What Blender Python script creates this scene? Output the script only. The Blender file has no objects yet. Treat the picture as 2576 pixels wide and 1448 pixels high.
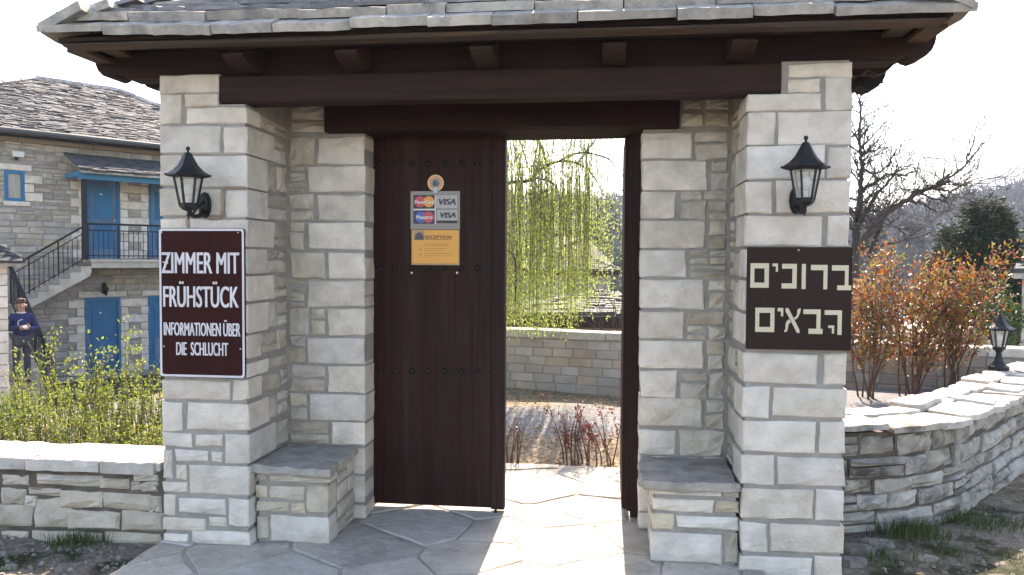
import bpy, math, random
from mathutils import Vector, Matrix
D2 = bpy.data
SC = bpy.context.scene
COL = SC.collection
R = math.radians

# ------------------------------------------------------------------ camera, sky, sun, exposure
YAW, PITCH, ROLL, CAMZ, FPX = R(6.84), R(2.0), R(0.3), 1.6, 2003.0
f0 = Vector((-math.sin(YAW), math.cos(YAW), 0)); r0 = Vector((math.cos(YAW), math.sin(YAW), 0)); u0 = Vector((0, 0, 1))
FW = f0*math.cos(PITCH) - u0*math.sin(PITCH); U1 = u0*math.cos(PITCH) + f0*math.sin(PITCH)
RT = r0*math.cos(ROLL) + U1*math.sin(ROLL); UP = -r0*math.sin(ROLL) + U1*math.cos(ROLL)
CAM = Vector((0, 0, CAMZ))
cd = D2.cameras.new('camera'); cam = D2.objects.new('camera', cd); COL.objects.link(cam)
cd.sensor_width = 36; cd.lens = 36*FPX/2576; cd.clip_start = 0.05; cd.clip_end = 6000
m = Matrix.Identity(4)
for i in range(3):
    m[i][0] = RT[i]; m[i][1] = UP[i]; m[i][2] = -FW[i]; m[i][3] = CAM[i]
cam.matrix_world = m
SC.camera = cam

SUN_EL, SUN_ROT = R(44), R(0)
w = D2.worlds.new('World'); SC.world = w; w.use_nodes = True
nt = w.node_tree; nt.nodes.clear()
sky = nt.nodes.new('ShaderNodeTexSky'); sky.sky_type = 'NISHITA'; sky.sun_disc = False
sky.sun_elevation = SUN_EL; sky.sun_rotation = SUN_ROT; sky.dust_density = 2.0; sky.altitude = 900; sky.ozone_density = 0.5
bg = nt.nodes.new('ShaderNodeBackground'); bg.inputs[1].default_value = 0.15
wo = nt.nodes.new('ShaderNodeOutputWorld')
nt.links.new(sky.outputs[0], bg.inputs[0]); nt.links.new(bg.outputs[0], wo.inputs[0])
sl = D2.lights.new('sun', 'SUN'); sl.energy = 4.8; sl.angle = R(0.53); sl.color = (1.0, 0.94, 0.86)
so = D2.objects.new('sun', sl); COL.objects.link(so); so.rotation_euler = (-(math.pi/2 - SUN_EL), 0, 0); so.location = (0, 30, 30)
SC.view_settings.view_transform = 'Standard'; SC.view_settings.look = 'None'
SC.view_settings.gamma = 1.0; SC.view_settings.use_curve_mapping = False
SC.view_settings.exposure = 2.35
SC.view_settings.use_white_balance = True; SC.view_settings.white_balance_temperature = 7900; SC.view_settings.white_balance_tint = 15
SC.cycles.use_denoising = True
SC.cycles.max_bounces = 7; SC.cycles.volume_bounces = 0; SC.cycles.transparent_max_bounces = 8
SC.cycles.caustics_reflective = False; SC.cycles.caustics_refractive = False

# ------------------------------------------------------------------ measuring: a pixel of the photo (2576 wide) to a point on a real plane
def ray(x, y): return FW + RT*((x-1288)/FPX) - UP*((y-724)/FPX)
def onY(x, y, Y):
    d = ray(x, y); t = (Y-CAM.y)/d.y; return CAM + d*t
def onZ(x, y, Z=0.0):
    d = ray(x, y); t = (Z-CAM.z)/d.z; return CAM + d*t
def atD(x, y, dist): return CAM + ray(x, y)*dist
def ss(a, b, x):
    t = max(0.0, min(1.0, (x-a)/(b-a))); return t*t*(3-2*t)
def lerp(a, b, t): return a+(b-a)*t

# ------------------------------------------------------------------ materials
MATS = {}
def N(t, typ, **kw):
    n = t.nodes.new(typ)
    for k, v in kw.items(): setattr(n, k, v)
    return n
def mat(name, c1, c2=None, scale=6.0, detail=5, bump=0.3, bscale=40.0, rough=0.9, orand=0.0, island=0.0, spec=0.3,
        stretch=(1, 1, 1), stain=None, trans=0.0, hues=None, blotch=None, metal=0.0, bdist=0.01, thresh=(0.35, 0.65)):
    m = D2.materials.new(name); m.use_nodes = True; t = m.node_tree; t.nodes.clear(); L = t.links.new
    out = N(t, 'ShaderNodeOutputMaterial'); p = N(t, 'ShaderNodeBsdfPrincipled')
    p.inputs['Roughness'].default_value = rough; p.inputs['Specular IOR Level'].default_value = spec; p.inputs['Metallic'].default_value = metal
    geo = N(t, 'ShaderNodeNewGeometry'); mp = N(t, 'ShaderNodeMapping'); mp.inputs['Scale'].default_value = stretch
    oi = N(t, 'ShaderNodeObjectInfo')
    add = N(t, 'ShaderNodeVectorMath', operation='MULTIPLY_ADD')     # each piece sits elsewhere in the grain
    cmb = N(t, 'ShaderNodeCombineXYZ'); L(oi.outputs['Random'], cmb.inputs[0]); L(oi.outputs['Random'], cmb.inputs[1])
    add.inputs[1].default_value = (7.3, 5.1, 0); L(cmb.outputs[0], add.inputs[0]); L(geo.outputs['Position'], add.inputs[2])
    L(add.outputs[0], mp.inputs['Vector'])
    nz = N(t, 'ShaderNodeTexNoise'); nz.inputs['Scale'].default_value = scale; nz.inputs['Detail'].default_value = detail; nz.inputs['Roughness'].default_value = 0.6
    L(mp.outputs[0], nz.inputs['Vector'])
    mr = N(t, 'ShaderNodeMapRange'); mr.inputs[1].default_value = thresh[0]; mr.inputs[2].default_value = thresh[1]; L(nz.outputs[0], mr.inputs[0])
    mx = N(t, 'ShaderNodeMix', data_type='RGBA'); mx.inputs[6].default_value = (*c1, 1); mx.inputs[7].default_value = (*(c2 or c1), 1)
    L(mr.outputs[0], mx.inputs[0]); col = mx.outputs[2]
    if hues:                                                         # a ramp of kinds, one per piece or per island
        cr = N(t, 'ShaderNodeValToRGB'); e = cr.color_ramp.elements
        while len(e) < len(hues): e.new(0.5)
        for i, h in enumerate(hues):
            e[i].position = i/(len(hues)-1); e[i].color = (*h, 1)
        L(geo.outputs['Random Per Island'] if island else oi.outputs['Random'], cr.inputs[0])
        mh = N(t, 'ShaderNodeMix', data_type='RGBA', blend_type='MULTIPLY'); mh.inputs[0].default_value = 1
        L(col, mh.inputs[6]); L(cr.outputs[0], mh.inputs[7]); col = mh.outputs[2]
    if blotch:                                                       # big soft stains with their own colour
        nb = N(t, 'ShaderNodeTexNoise'); nb.inputs['Scale'].default_value = blotch[1]; nb.inputs['Detail'].default_value = 6; nb.inputs['Roughness'].default_value = 0.7
        L(mp.outputs[0], nb.inputs['Vector'])
        mb = N(t, 'ShaderNodeMapRange'); mb.inputs[1].default_value = blotch[2]; mb.inputs[2].default_value = blotch[2]+0.16; L(nb.outputs[0], mb.inputs[0])
        mm = N(t, 'ShaderNodeMath', operation='MULTIPLY'); mm.inputs[1].default_value = blotch[3]; L(mb.outputs[0], mm.inputs[0])
        mk = N(t, 'ShaderNodeMix', data_type='RGBA'); mk.inputs[7].default_value = (*blotch[0], 1); L(mm.outputs[0], mk.inputs[0]); L(col, mk.inputs[6]); col = mk.outputs[2]
    amt = island or orand
    if amt:
        hs = N(t, 'ShaderNodeHueSaturation'); rr = N(t, 'ShaderNodeMapRange'); rr.inputs[3].default_value = 1-amt; rr.inputs[4].default_value = 1+amt
        wn = N(t, 'ShaderNodeTexWhiteNoise', noise_dimensions='1D'); L(geo.outputs['Random Per Island'] if island else oi.outputs['Random'], wn.inputs['W'])
        L(wn.outputs[0], rr.inputs[0]); L(rr.outputs[0], hs.inputs['Value']); L(col, hs.inputs['Color'])
        r2 = N(t, 'ShaderNodeMapRange'); r2.inputs[3].default_value = 0.75; r2.inputs[4].default_value = 1.3
        sp = N(t, 'ShaderNodeSeparateColor'); L(wn.outputs[1], sp.inputs[0]); L(sp.outputs[1], r2.inputs[0]); L(r2.outputs[0], hs.inputs['Saturation'])
        col = hs.outputs[0]
    L(col, p.inputs['Base Color'])
    if bump:
        nb2 = N(t, 'ShaderNodeTexNoise'); nb2.inputs['Scale'].default_value = bscale; nb2.inputs['Detail'].default_value = 8; nb2.inputs['Roughness'].default_value = 0.65
        L(mp.outputs[0], nb2.inputs['Vector'])
        bp = N(t, 'ShaderNodeBump'); bp.inputs['Strength'].default_value = bump; bp.inputs['Distance'].default_value = bdist
        L(nb2.outputs[0], bp.inputs['Height']); L(bp.outputs[0], p.inputs['Normal'])
    if trans:
        tr = N(t, 'ShaderNodeBsdfTranslucent'); L(col, tr.inputs[0]); ms = N(t, 'ShaderNodeMixShader'); ms.inputs[0].default_value = trans
        L(p.outputs[0], ms.inputs[1]); L(tr.outputs[0], ms.inputs[2]); L(ms.outputs[0], out.inputs[0])
    else:
        L(p.outputs[0], out.inputs[0])
    MATS[name] = m
    return m
def glass(name, tint, alpha):
    m = D2.materials.new(name); m.use_nodes = True; t = m.node_tree; t.nodes.clear(); L = t.links.new
    out = N(t, 'ShaderNodeOutputMaterial'); p = N(t, 'ShaderNodeBsdfPrincipled'); p.inputs['Base Color'].default_value = (*tint, 1)
    p.inputs['Roughness'].default_value = 0.12; tr = N(t, 'ShaderNodeBsdfTransparent'); ms = N(t, 'ShaderNodeMixShader'); ms.inputs[0].default_value = alpha
    L(tr.outputs[0], ms.inputs[1]); L(p.outputs[0], ms.inputs[2]); L(ms.outputs[0], out.inputs[0]); MATS[name] = m
    return m

ashlar = mat('dressed limestone', (.57, .525, .472), (.42, .385, .338), 7, 9, .7, 42, .94, orand=.10, blotch=((.28, .235, .185), 3.2, .57, .55), bdist=.016)
rubble = mat('rubble limestone', (.46, .425, .37), (.32, .29, .245), 6, 6, .7, 38, .95, orand=.16, hues=[(1, 1, 1), (.97, .95, .91), (1.02, .995, .95), (.92, .92, .93), (1, .965, .9)], blotch=((.19, .16, .12), 4.0, .60, .5), bdist=.014)
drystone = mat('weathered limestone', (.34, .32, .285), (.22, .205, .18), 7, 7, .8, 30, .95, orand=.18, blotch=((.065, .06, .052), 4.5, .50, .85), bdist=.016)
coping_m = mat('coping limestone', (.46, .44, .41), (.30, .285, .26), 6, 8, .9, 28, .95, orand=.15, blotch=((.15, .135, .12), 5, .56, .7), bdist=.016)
mortar = mat('lime mortar', (.27, .255, .235), (.20, .19, .175), 9, 6, .6, 60, .98)
mortar_d = mat('earthy joints', (.115, .098, .080), (.06, .052, .044), 9, 6, .8, 40, 1)
flag_m = mat('flagstone', (.45, .415, .365), (.33, .305, .265), 4, 8, 1.0, 20, .92, orand=.10, blotch=((.17, .15, .125), 2.6, .54, .65), bdist=.02, spec=.15)
flag_j = mat('flagstone joints', (.34, .315, .28), (.23, .21, .185), 14, 6, .7, 60, 1)
slabm = mat('bench slab stone', (.36, .335, .30), (.23, .215, .195), 9, 9, 1.0, 40, .95, orand=.05, bdist=.016, spec=.1, blotch=((.15, .14, .12), 4, .56, .6))
slate = mat('stone roof slates', (.40, .375, .335), (.22, .215, .21), 8, 8, .9, 34, .88, orand=.22, blotch=((.13, .115, .10), 5, .55, .75), spec=.3, bdist=.014)
slate_top = mat('darker upper slates', (.21, .212, .225), (.12, .122, .13), 8, 8, .9, 34, .85, orand=.22, blotch=((.09, .085, .08), 5, .56, .6), spec=.35, bdist=.014)  # upper courses: darker, bluer grey than the eave slates
slate_far = mat('far roof slates', (.062, .069, .080), (.024, .026, .030), 3, 6, .5, 20, .85, island=.17, blotch=((.055, .053, .050), 1.6, .6, .4), spec=.35)
wood = mat('dark stained wood', (.014, .009, .008), (.030, .019, .015), 9, 6, .35, 60, .7, orand=.2, stretch=(3, .5, 3), spec=.15)
beamw = mat('dark stained beam', (.013, .009, .009), (.030, .019, .016), 8, 8, .6, 50, .75, orand=.15, stretch=(.22, 4, 4), spec=.15, blotch=((.055, .034, .026), 2.5, .64, .6))
rawwood = mat('worn soffit board', (.05, .034, .026), (.17, .10, .055), 6, 6, .4, 40, .8, orand=.15, stretch=(.3, 3, 3), thresh=(.55, .75))
doorw = mat('door planks', (.014, .0066, .0057), (.030, .0130, .0104), 7, 8, .35, 60, .62, orand=.035, stretch=(5, 5, .22), spec=.12, blotch=((.012, .008, .0075), 1.5, .5, .6))
studm = mat('iron studs', (.012, .010, .010), None, rough=.5, metal=.3, bump=.1)
ironm = mat('black iron', (.010, .011, .013), (.016, .016, .018), 20, 4, .15, 80, .6, spec=.15)
lampm = mat('black lantern enamel', (.011, .012, .014), (.018, .019, .021), 20, 4, .2, 90, .5, spec=.22)
zinc = mat('grey gutter', (.06, .065, .07), (.045, .048, .05), 5, 4, .1, 40, .6)
bluep = mat('blue paint', (.018, .125, .25), (.013, .09, .19), 2, 4, .15, 30, .6, orand=.08)
blueb = mat('blue beam paint', (.02, .17, .29), (.018, .12, .22), 2, 4, .15, 30, .65)
brownsign = mat('brown sign panel', (.032, .0088, .0080), (.024, .0070, .0065), 3, 6, .03, 30, .6, spec=.06)
brownsign2 = mat('dark brown sign panel', (.026, .0155, .0130), (.021, .0125, .011), 3, 6, .03, 30, .55, spec=.08)
signwhite = mat('white sign paint', (.52, .51, .54), (.44, .43, .46), bump=0, rough=.6)
signcream = mat('cream sign paint', (.47, .43, .31), (.41, .37, .27), bump=0, rough=.6)
white = mat('white print', (.78, .78, .78), None, bump=0, rough=.6)
steel = mat('steel screw', (.5, .48, .42), None, bump=0, rough=.4, metal=.6)
plaster = mat('pale concrete', (.40, .37, .32), (.29, .265, .23), 3, 6, .3, 30, .95, blotch=((.22, .18, .14), 2.5, .58, .5))
bark = mat('bark', (.075, .062, .058), (.04, .034, .032), 20, 6, .6, 60, .95)
stemm = mat('brown stems', (.13, .075, .05), (.075, .045, .032), 30, 4, .3, 60, .9)
stemg = mat('green brown stems', (.16, .14, .07), (.10, .085, .05), 30, 4, .3, 60, .9)
leafy = mat('spring leaves', (.20, .245, .065), (.145, .19, .05), 5, 2, 0, rough=.55, island=.22, trans=.5, hues=[(1, 1, 1), (.8, .95, .9), (1.25, 1.15, .9), (1.3, 1.0, .9), (.9, 1, .8)])
willow_l = mat('willow buds', (.47, .57, .16), (.39, .49, .12), 5, 2, 0, rough=.55, island=.18, trans=.62)
red_l = mat('red leaves', (.20, .175, .16), (.145, .13, .12), 5, 2, 0, rough=.4, island=.2, trans=.4, spec=.5,
            hues=[(1.3, .40, .28), (1.0, .42, .30), (.8, .34, .28), (1.4, .62, .28), (1.5, .42, .26), (1.6, 1.25, .25), (.62, .85, .30), (1.2, .60, .32), (1.5, 1.2, .28), (.50, .72, .26), (1.25, .38, .28)])
darkred_l = mat('dark red leaves', (.12, .045, .035), (.16, .05, .04), 5, 2, 0, rough=.45, island=.3, trans=.35, spec=.5)
conif_l = mat('conifer sprays', (.020, .036, .020), (.034, .052, .026), 3, 4, 0, rough=.7, island=.4, trans=.15)
green_l = mat('glossy green leaves', (.075, .115, .028), (.05, .085, .022), 3, 3, 0, rough=.45, island=.35, trans=.35, spec=.5)
grass_m = mat('grass blades', (.045, .075, .02), (.07, .09, .03), 4, 2, 0, rough=.7, island=.3, trans=.3)
dry_m = mat('dry leaf litter', (.24, .17, .10), (.34, .26, .17), 4, 2, 0, rough=.9, island=.35, trans=.15)
pebble = mat('gravel stones', (.20, .185, .165), (.12, .105, .09), 20, 3, .3, 80, .9, island=.35)
wood_far = mat('far bare woods', (.062, .047, .050), (.045, .040, .036), .05, 4, 0, rough=1, island=.3)
pine_far = mat('far pines', (.030, .046, .036), (.05, .06, .04), .05, 4, 0, rough=1, island=.3)
lampglass = glass('lantern glass', (.55, .55, .52), .26)
pane_m = mat('curtained pane', (.26, .23, .20), (.18, .16, .14), 6, 3, .1, 20, .3, spec=.6, stretch=(6, 6, .3))
plastic = glass('plastic sleeve', (.42, .39, .37), .62)

# ------------------------------------------------------------------ mesh building
class MB:
    def __init__(s): s.v = []; s.f = []; s.mi = []
    def add(s, vs, fs, mi=0):
        o = len(s.v); s.v.extend(tuple(p) for p in vs); s.f.extend(tuple(i+o for i in f) for f in fs); s.mi.extend([mi]*len(fs))
    def box(s, x0, x1, y0, y1, z0, z1, T=None, mi=0, ch=0.0):
        vs = [(x, y, z) for z in (z0, z1) for y in (y0, y1) for x in (x0, x1)]
        if T: vs = [T(*p) for p in vs]
        s.add(vs, [(0, 2, 3, 1), (4, 5, 7, 6), (0, 1, 5, 4), (2, 6, 7, 3), (0, 4, 6, 2), (1, 3, 7, 5)], mi)
    def poly(s, pts, T=None, mi=0):
        s.add([T(*p) for p in pts] if T else pts, [tuple(range(len(pts)))], mi)
    def prism(s, pts, lo, hi, T, mi=0):                              # 2D outline pushed between lo and hi: T(a, b, k)
        n = len(pts); vs = [T(a, b, lo) for a, b in pts] + [T(a, b, hi) for a, b in pts]
        s.add(vs, [tuple(range(n-1, -1, -1)), tuple(range(n, 2*n))] + [(i, (i+1) % n, n+(i+1) % n, n+i) for i in range(n)], mi)
    def tube(s, pts, rad, n=6, mi=0, cap=True):
        pts = [Vector(p) for p in pts]; k = len(pts); base = len(s.v)
        if not hasattr(rad, '__len__'): rad = [rad]*k
        ref = Vector((0.31, 0.17, 0.93)).normalized()
        for i, p in enumerate(pts):
            d = (pts[min(i+1, k-1)] - pts[max(i-1, 0)])
            d = d.normalized() if d.length > 1e-9 else Vector((0, 0, 1))
            a = d.cross(ref)
            if a.length < 1e-3: a = d.cross(Vector((1, 0, 0)))
            a.normalize(); b = d.cross(a)
            for j in range(n):
                q = 2*math.pi*j/n; s.v.append(tuple(p + (a*math.cos(q) + b*math.sin(q))*rad[i]))
        for i in range(k-1):
            for j in range(n):
                a0 = base+i*n+j; a1 = base+i*n+(j+1) % n
                s.f.append((a0, a0+n, a1+n, a1)); s.mi.append(mi)
        if cap and n > 2:
            s.f.append(tuple(base+j for j in range(n))); s.f.append(tuple(base+(k-1)*n+j for j in range(n-1, -1, -1))); s.mi += [mi, mi]
    def lathe(s, prof, c, n=12, rot=0.0, mi=0):
        base = len(s.v); k = len(prof)
        for r_, z in prof:
            for j in range(n):
                q = 2*math.pi*j/n+rot; s.v.append((c[0]+r_*math.cos(q), c[1]+r_*math.sin(q), c[2]+z))
        for i in range(k-1):
            for j in range(n):
                a0 = base+i*n+j; a1 = base+i*n+(j+1) % n
                s.f.append((a0, a1, a1+n, a0+n)); s.mi.append(mi)
        s.f.append(tuple(base+j for j in range(n-1, -1, -1))); s.f.append(tuple(base+(k-1)*n+j for j in range(n))); s.mi += [mi, mi]
    def ball(s, c, r, n=8, k=5, sq=(1, 1, 1), mi=0):
        base = len(s.v)
        for i in range(1, k):
            t = math.pi*i/k
            for j in range(n):
                q = 2*math.pi*j/n; s.v.append((c[0]+r*sq[0]*math.sin(t)*math.cos(q), c[1]+r*sq[1]*math.sin(t)*math.sin(q), c[2]+r*sq[2]*math.cos(t)))
        top = len(s.v); s.v.append((c[0], c[1], c[2]+r*sq[2])); s.v.append((c[0], c[1], c[2]-r*sq[2]))
        for i in range(k-2):
            for j in range(n):
                a0 = base+i*n+j; a1 = base+i*n+(j+1) % n; s.f.append((a0, a0+n, a1+n, a1)); s.mi.append(mi)
        for j in range(n):
            s.f.append((top, base+j, base+(j+1) % n)); s.f.append((top+1, base+(k-2)*n+(j+1) % n, base+(k-2)*n+j)); s.mi += [mi, mi]

WP = {}
def link(o, parent, wpos):
    COL.objects.link(o)
    if parent is not None:
        o.parent = parent; o.location = Vector(wpos) - WP[parent.name]
    else:
        o.location = wpos
    WP[o.name] = Vector(wpos); return o
def obj(name, mb, m, parent=None, smooth=False, base=False, pos=None):
    vs = mb.v
    if not vs: return None
    lo = [min(p[i] for p in vs) for i in range(3)]; hi = [max(p[i] for p in vs) for i in range(3)]
    c = Vector(pos) if pos is not None else Vector(((lo[0]+hi[0])/2, (lo[1]+hi[1])/2, lo[2] if base else (lo[2]+hi[2])/2))
    me = D2.meshes.new(name); me.from_pydata([(p[0]-c.x, p[1]-c.y, p[2]-c.z) for p in vs], [], mb.f)
    ms = m if isinstance(m, (list, tuple)) else [m]
    for q in ms: me.materials.append(q)
    if len(ms) > 1: me.polygons.foreach_set('material_index', mb.mi)
    if smooth: me.polygons.foreach_set('use_smooth', [True]*len(me.polygons))
    me.update()
    return link(D2.objects.new(name, me), parent, c)
def thing(name, label, cat, pos, group=None):
    o = D2.objects.new(name, None); o.empty_display_size = .1; o['label'] = label; o['category'] = cat
    if group: o['group'] = group
    return link(o, None, Vector(pos))
def tag(o, label, cat, group=None):
    o['label'] = label; o['category'] = cat
    if group: o['group'] = group
    return o
def struct(o): o['kind'] = 'structure'; return o
def stuff(o):
    if o: o['kind'] = 'stuff'
    return o

# ------------------------------------------------------------------ stones
class Frame:
    """a wall face: u along it, n outward, z up"""
    def __init__(s, o, ux): s.o = Vector(o); s.u = Vector(ux).normalized(); s.n = s.u.cross(Vector((0, 0, 1)))
    def __call__(s, u, n, z): return s.o + s.u*u + s.n*n + Vector((0, 0, z))
def stone_geo(mb, T, u0, u1, z0, z1, n=0.0, d=.12, bev=.008, jit=.006, rel=.006, rng=random, nu=None, nz=None, warp=None):
    w_, h_ = u1-u0, z1-z0
    if nu is None: nu = 4 if w_ > .3 else (3 if w_ > .14 else 2)
    if nz is None: nz = 3 if h_ > .12 else 2
    bev = min(bev, w_*.22, h_*.22); jit = min(jit, w_*.08, h_*.10)
    P = [[None]*(nz+1) for _ in range(nu+1)]
    cj = [[(rng.uniform(-jit, jit), rng.uniform(-jit, jit)) for _ in range(2)] for _ in range(2)]
    for i in range(nu+1):
        for k in range(nz+1):
            a, b = i/nu, k/nz
            du = lerp(lerp(cj[0][0][0], cj[1][0][0], a), lerp(cj[0][1][0], cj[1][1][0], a), b)
            dz = lerp(lerp(cj[0][0][1], cj[1][0][1], a), lerp(cj[0][1][1], cj[1][1][1], a), b)
            if 0 < i < nu: dz += rng.uniform(-jit, jit)*.55 ; du += rng.uniform(-1, 1)*w_/nu*.18
            if 0 < k < nz: du += rng.uniform(-jit, jit)*.55 ; dz += rng.uniform(-1, 1)*h_/nz*.15
            P[i][k] = (u0+a*w_+du, z0+b*h_+dz)
    cu, cz = (u0+u1)/2, (z0+z1)/2
    vs = []; idx = {}
    for i in range(nu+1):
        for k in range(nz+1):
            u, z = P[i][k]; e = 0
            if i == 0: u += bev
            if i == nu: u -= bev
            if k == 0: z += bev
            if k == nz: z -= bev
            edge = i in (0, nu) or k in (0, nz)
            nn = n + (rng.uniform(-rel, rel*.4)-rel*.3 if edge else rng.uniform(-rel*.5, rel))
            idx[i, k] = len(vs); vs.append((u, nn, z))
    fs = [(idx[i, k], idx[i+1, k], idx[i+1, k+1], idx[i, k+1]) for i in range(nu) for k in range(nz)]
    ring = [(i, 0) for i in range(nu)] + [(nu, k) for k in range(nz)] + [(i, nz) for i in range(nu, 0, -1)] + [(0, k) for k in range(nz, 0, -1)]
    L_ = len(ring); o1 = len(vs)
    for (i, k) in ring: vs.append((P[i][k][0], n-bev*rng.uniform(.8, 1.3)-rel*.3, P[i][k][1]))
    o2 = len(vs)
    for (i, k) in ring: vs.append((P[i][k][0], n-d, P[i][k][1]))
    for j in range(L_):
        a, b = j, (j+1) % L_
        fs.append((o1+a, o1+b, idx[ring[b]], idx[ring[a]])); fs.append((o2+a, o2+b, o1+b, o1+a))
    if warp: vs = [warp(*p) for p in vs]
    mb.add([T(*p) for p in vs], fs)
def stone(T, u0, u1, z0, z1, m, parent, rng, name='stone', **kw):
    mb = MB(); stone_geo(mb, T, u0, u1, z0, z1, rng=rng, **kw)
    return obj(name, mb, m, parent)

def courses(z0, z1, hmin, hmax, rng):
    out = []; z = z0
    while z < z1-1e-6:
        h = rng.uniform(hmin, hmax)
        if z1-(z+h) < hmin*.8: h = z1-z
        if h > hmax*1.25: h = (z1-z)/2
        out.append((z, min(z1, z+h))); z += h
    return out
def free_spans(u0, u1, za, zb, holes):
    spans = [(u0, u1)]
    for (a, b, c, d) in holes:
        if min(zb, d)-max(za, c) > .25*(zb-za):
            new = []
            for (p, q) in spans:
                if b <= p or a >= q: new.append((p, q)); continue
                if a > p: new.append((p, a))
                if b < q: new.append((b, q))
            spans = new
    return [s for s in spans if s[1]-s[0] > .035]
def rubble_list(u0, u1, z0, z1, hmin, hmax, lmin, lmax, rng, holes=(), gap=.016, split=.3):
    res = []
    for (za, zb) in courses(z0, z1, hmin, hmax, rng):
        for (p, q) in free_spans(u0, u1, za, zb, holes):
            u = p
            while u < q-1e-4:
                l = rng.uniform(lmin, lmax)
                if q-(u+l) < lmin*.7: l = q-u
                e = u+l
                if rng.random() < split and zb-za > .075:
                    zm = lerp(za, zb, rng.uniform(.38, .62))
                    if rng.random() < .4 and l > lmin*1.6:
                        um = u+l*rng.uniform(.35, .65); res += [(u, e, za, zm), (u, um, zm, zb), (um, e, zm, zb)]
                    else: res += [(u, e, za, zm), (u, e, zm, zb)]
                else: res.append((u, e, za, zb))
                u = e
    g = gap/2
    return [(a+g, b-g, c+g, d-g) for a, b, c, d in res if b-a > gap*1.8 and d-c > gap*1.6]

# ------------------------------------------------------------------ ground
YP, YJ, YD = 4.154, 4.70, 4.90                                      # pillar front, recess wall, door leaf
WALLP = [(1.20, 4.78), (1.41, 4.82), (1.75, 4.935), (2.0, 5.08), (2.22, 5.27), (2.44, 5.536), (2.78, 5.95), (3.16, 6.43), (3.75, 7.2), (4.4, 8.05)]
def wall_y(x):
    for (a, b), (c, d) in zip(WALLP, WALLP[1:]):
        if x <= c: return b+(d-b)*(x-a)/(c-a)
    return 99
def ground_h(x, y):
    a = ss(-4.6, -10.5, x)*ss(5.8, 11.5, y); b = ss(10.3, 15, y)*ss(-7, -4, x)
    h = -1.75*max(a, b) - 4.5*ss(27, 80, y)
    if x < -2.45 and 4.38 < y: h += .26*ss(7.5, 5.6, y)*ss(4.38, 4.5, y)*ss(-2.45, -2.55, x)
    if 1.22 < x < 4.4 and y > wall_y(x)+.2: h += .30*ss(10.2, 8.6, y)*ss(.2, .3, y-wall_y(x))
    h += .012*math.sin(x*3.1+y*1.7)+.010*math.sin(x*1.3-y*4.1) if (y > 6.4 or y < 3.2 or x < -3 or x > 1.3) else 0
    return h
def spread(lo, hi, a, b, step, g):
    xs = [a]
    while xs[-1] < b: xs.append(xs[-1]+step)
    s = step; v = b
    while v < hi: s *= g; v += s; xs.append(min(v, hi))
    s = step; v = a; pre = []
    while v > lo: s *= g; v -= s; pre.append(max(v, lo))
    return pre[::-1]+xs
gx = spread(-1650, 1650, -5.5, 5.5, .12, 1.16); gy = spread(-50, 1700, 3.0, 12, .12, 1.14)
g = MB()
for y in gy:
    for x in gx: g.v.append((x, y, ground_h(x, y) - .015))
nx = len(gx)
for j in range(len(gy)-1):
    for i in range(nx-1):
        a = j*nx+i; g.f.append((a, a+1, a+1+nx, a+nx)); g.mi.append(0)
gm = D2.materials.new('earth and gravel'); gm.use_nodes = True; t = gm.node_tree; L = t.links.new; p = t.nodes['Principled BSDF']; p.inputs['Roughness'].default_value = 1; p.inputs['Specular IOR Level'].default_value = .15
geo = N(t, 'ShaderNodeNewGeometry'); sp = N(t, 'ShaderNodeSeparateXYZ'); L(geo.outputs['Position'], sp.inputs[0])
def nz_(sc, det=6, ro=.65):
    n = N(t, 'ShaderNodeTexNoise'); n.inputs['Scale'].default_value = sc; n.inputs['Detail'].default_value = det; n.inputs['Roughness'].default_value = ro; L(geo.outputs['Position'], n.inputs['Vector']); return n.outputs[0]
def ramp_(src, stops):
    c = N(t, 'ShaderNodeValToRGB'); e = c.color_ramp.elements
    while len(e) < len(stops): e.new(.5)
    for i, (po, co) in enumerate(stops): e[i].position = po; e[i].color = (*co, 1)
    L(src, c.inputs[0]); return c.outputs[0]
def mr_(src, a, b):
    q = N(t, 'ShaderNodeMapRange', interpolation_type='SMOOTHSTEP'); q.inputs[1].default_value = a; q.inputs[2].default_value = b; L(src, q.inputs[0]); return q.outputs[0]
def mix_(fac, a, b):
    q = N(t, 'ShaderNodeMix', data_type='RGBA'); L(fac, q.inputs[0]); L(a, q.inputs[6]); L(b, q.inputs[7]); return q.outputs[2]
front = ramp_(nz_(26, 8, .75), [(.32, (.075, .060, .047)), (.5, (.16, .132, .108)), (.62, (.22, .195, .17)), (.72, (.34, .32, .30))])
moss = ramp_(nz_(40, 6), [(.35, (.018, .022, .011)), (.65, (.042, .046, .022))])
front = mix_(mr_(nz_(1.7, 5), .50, .60), front, moss)
yard = ramp_(nz_(11, 9, .78), [(.30, (.055, .038, .026)), (.42, (.13, .098, .066)), (.55, (.22, .18, .13)), (.68, (.36, .32, .265))])
gravel_band = ramp_(nz_(16, 8, .7), [(.35, (.10, .10, .105)), (.6, (.17, .17, .175))])
yn = N(t, 'ShaderNodeMath', operation='MULTIPLY_ADD'); L(nz_(2.2, 4), yn.inputs[0]); yn.inputs[1].default_value = .9; L(sp.outputs[1], yn.inputs[2])
b1 = mr_(yn.outputs[0], 7.55, 7.85); b2 = mr_(yn.outputs[0], 9.0, 9.3)
sb = N(t, 'ShaderNodeMath', operation='SUBTRACT'); L(b1, sb.inputs[0]); L(b2, sb.inputs[1])
yard = mix_(sb.outputs[0], yard, gravel_band)
field = ramp_(nz_(.25, 6), [(.35, (.03, .032, .018)), (.65, (.06, .052, .034))])
c = mix_(mr_(sp.outputs[1], 5.4, 5.9), front, yard); c = mix_(mr_(sp.outputs[1], 11, 16), c, field)
L(c, p.inputs['Base Color'])
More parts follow.
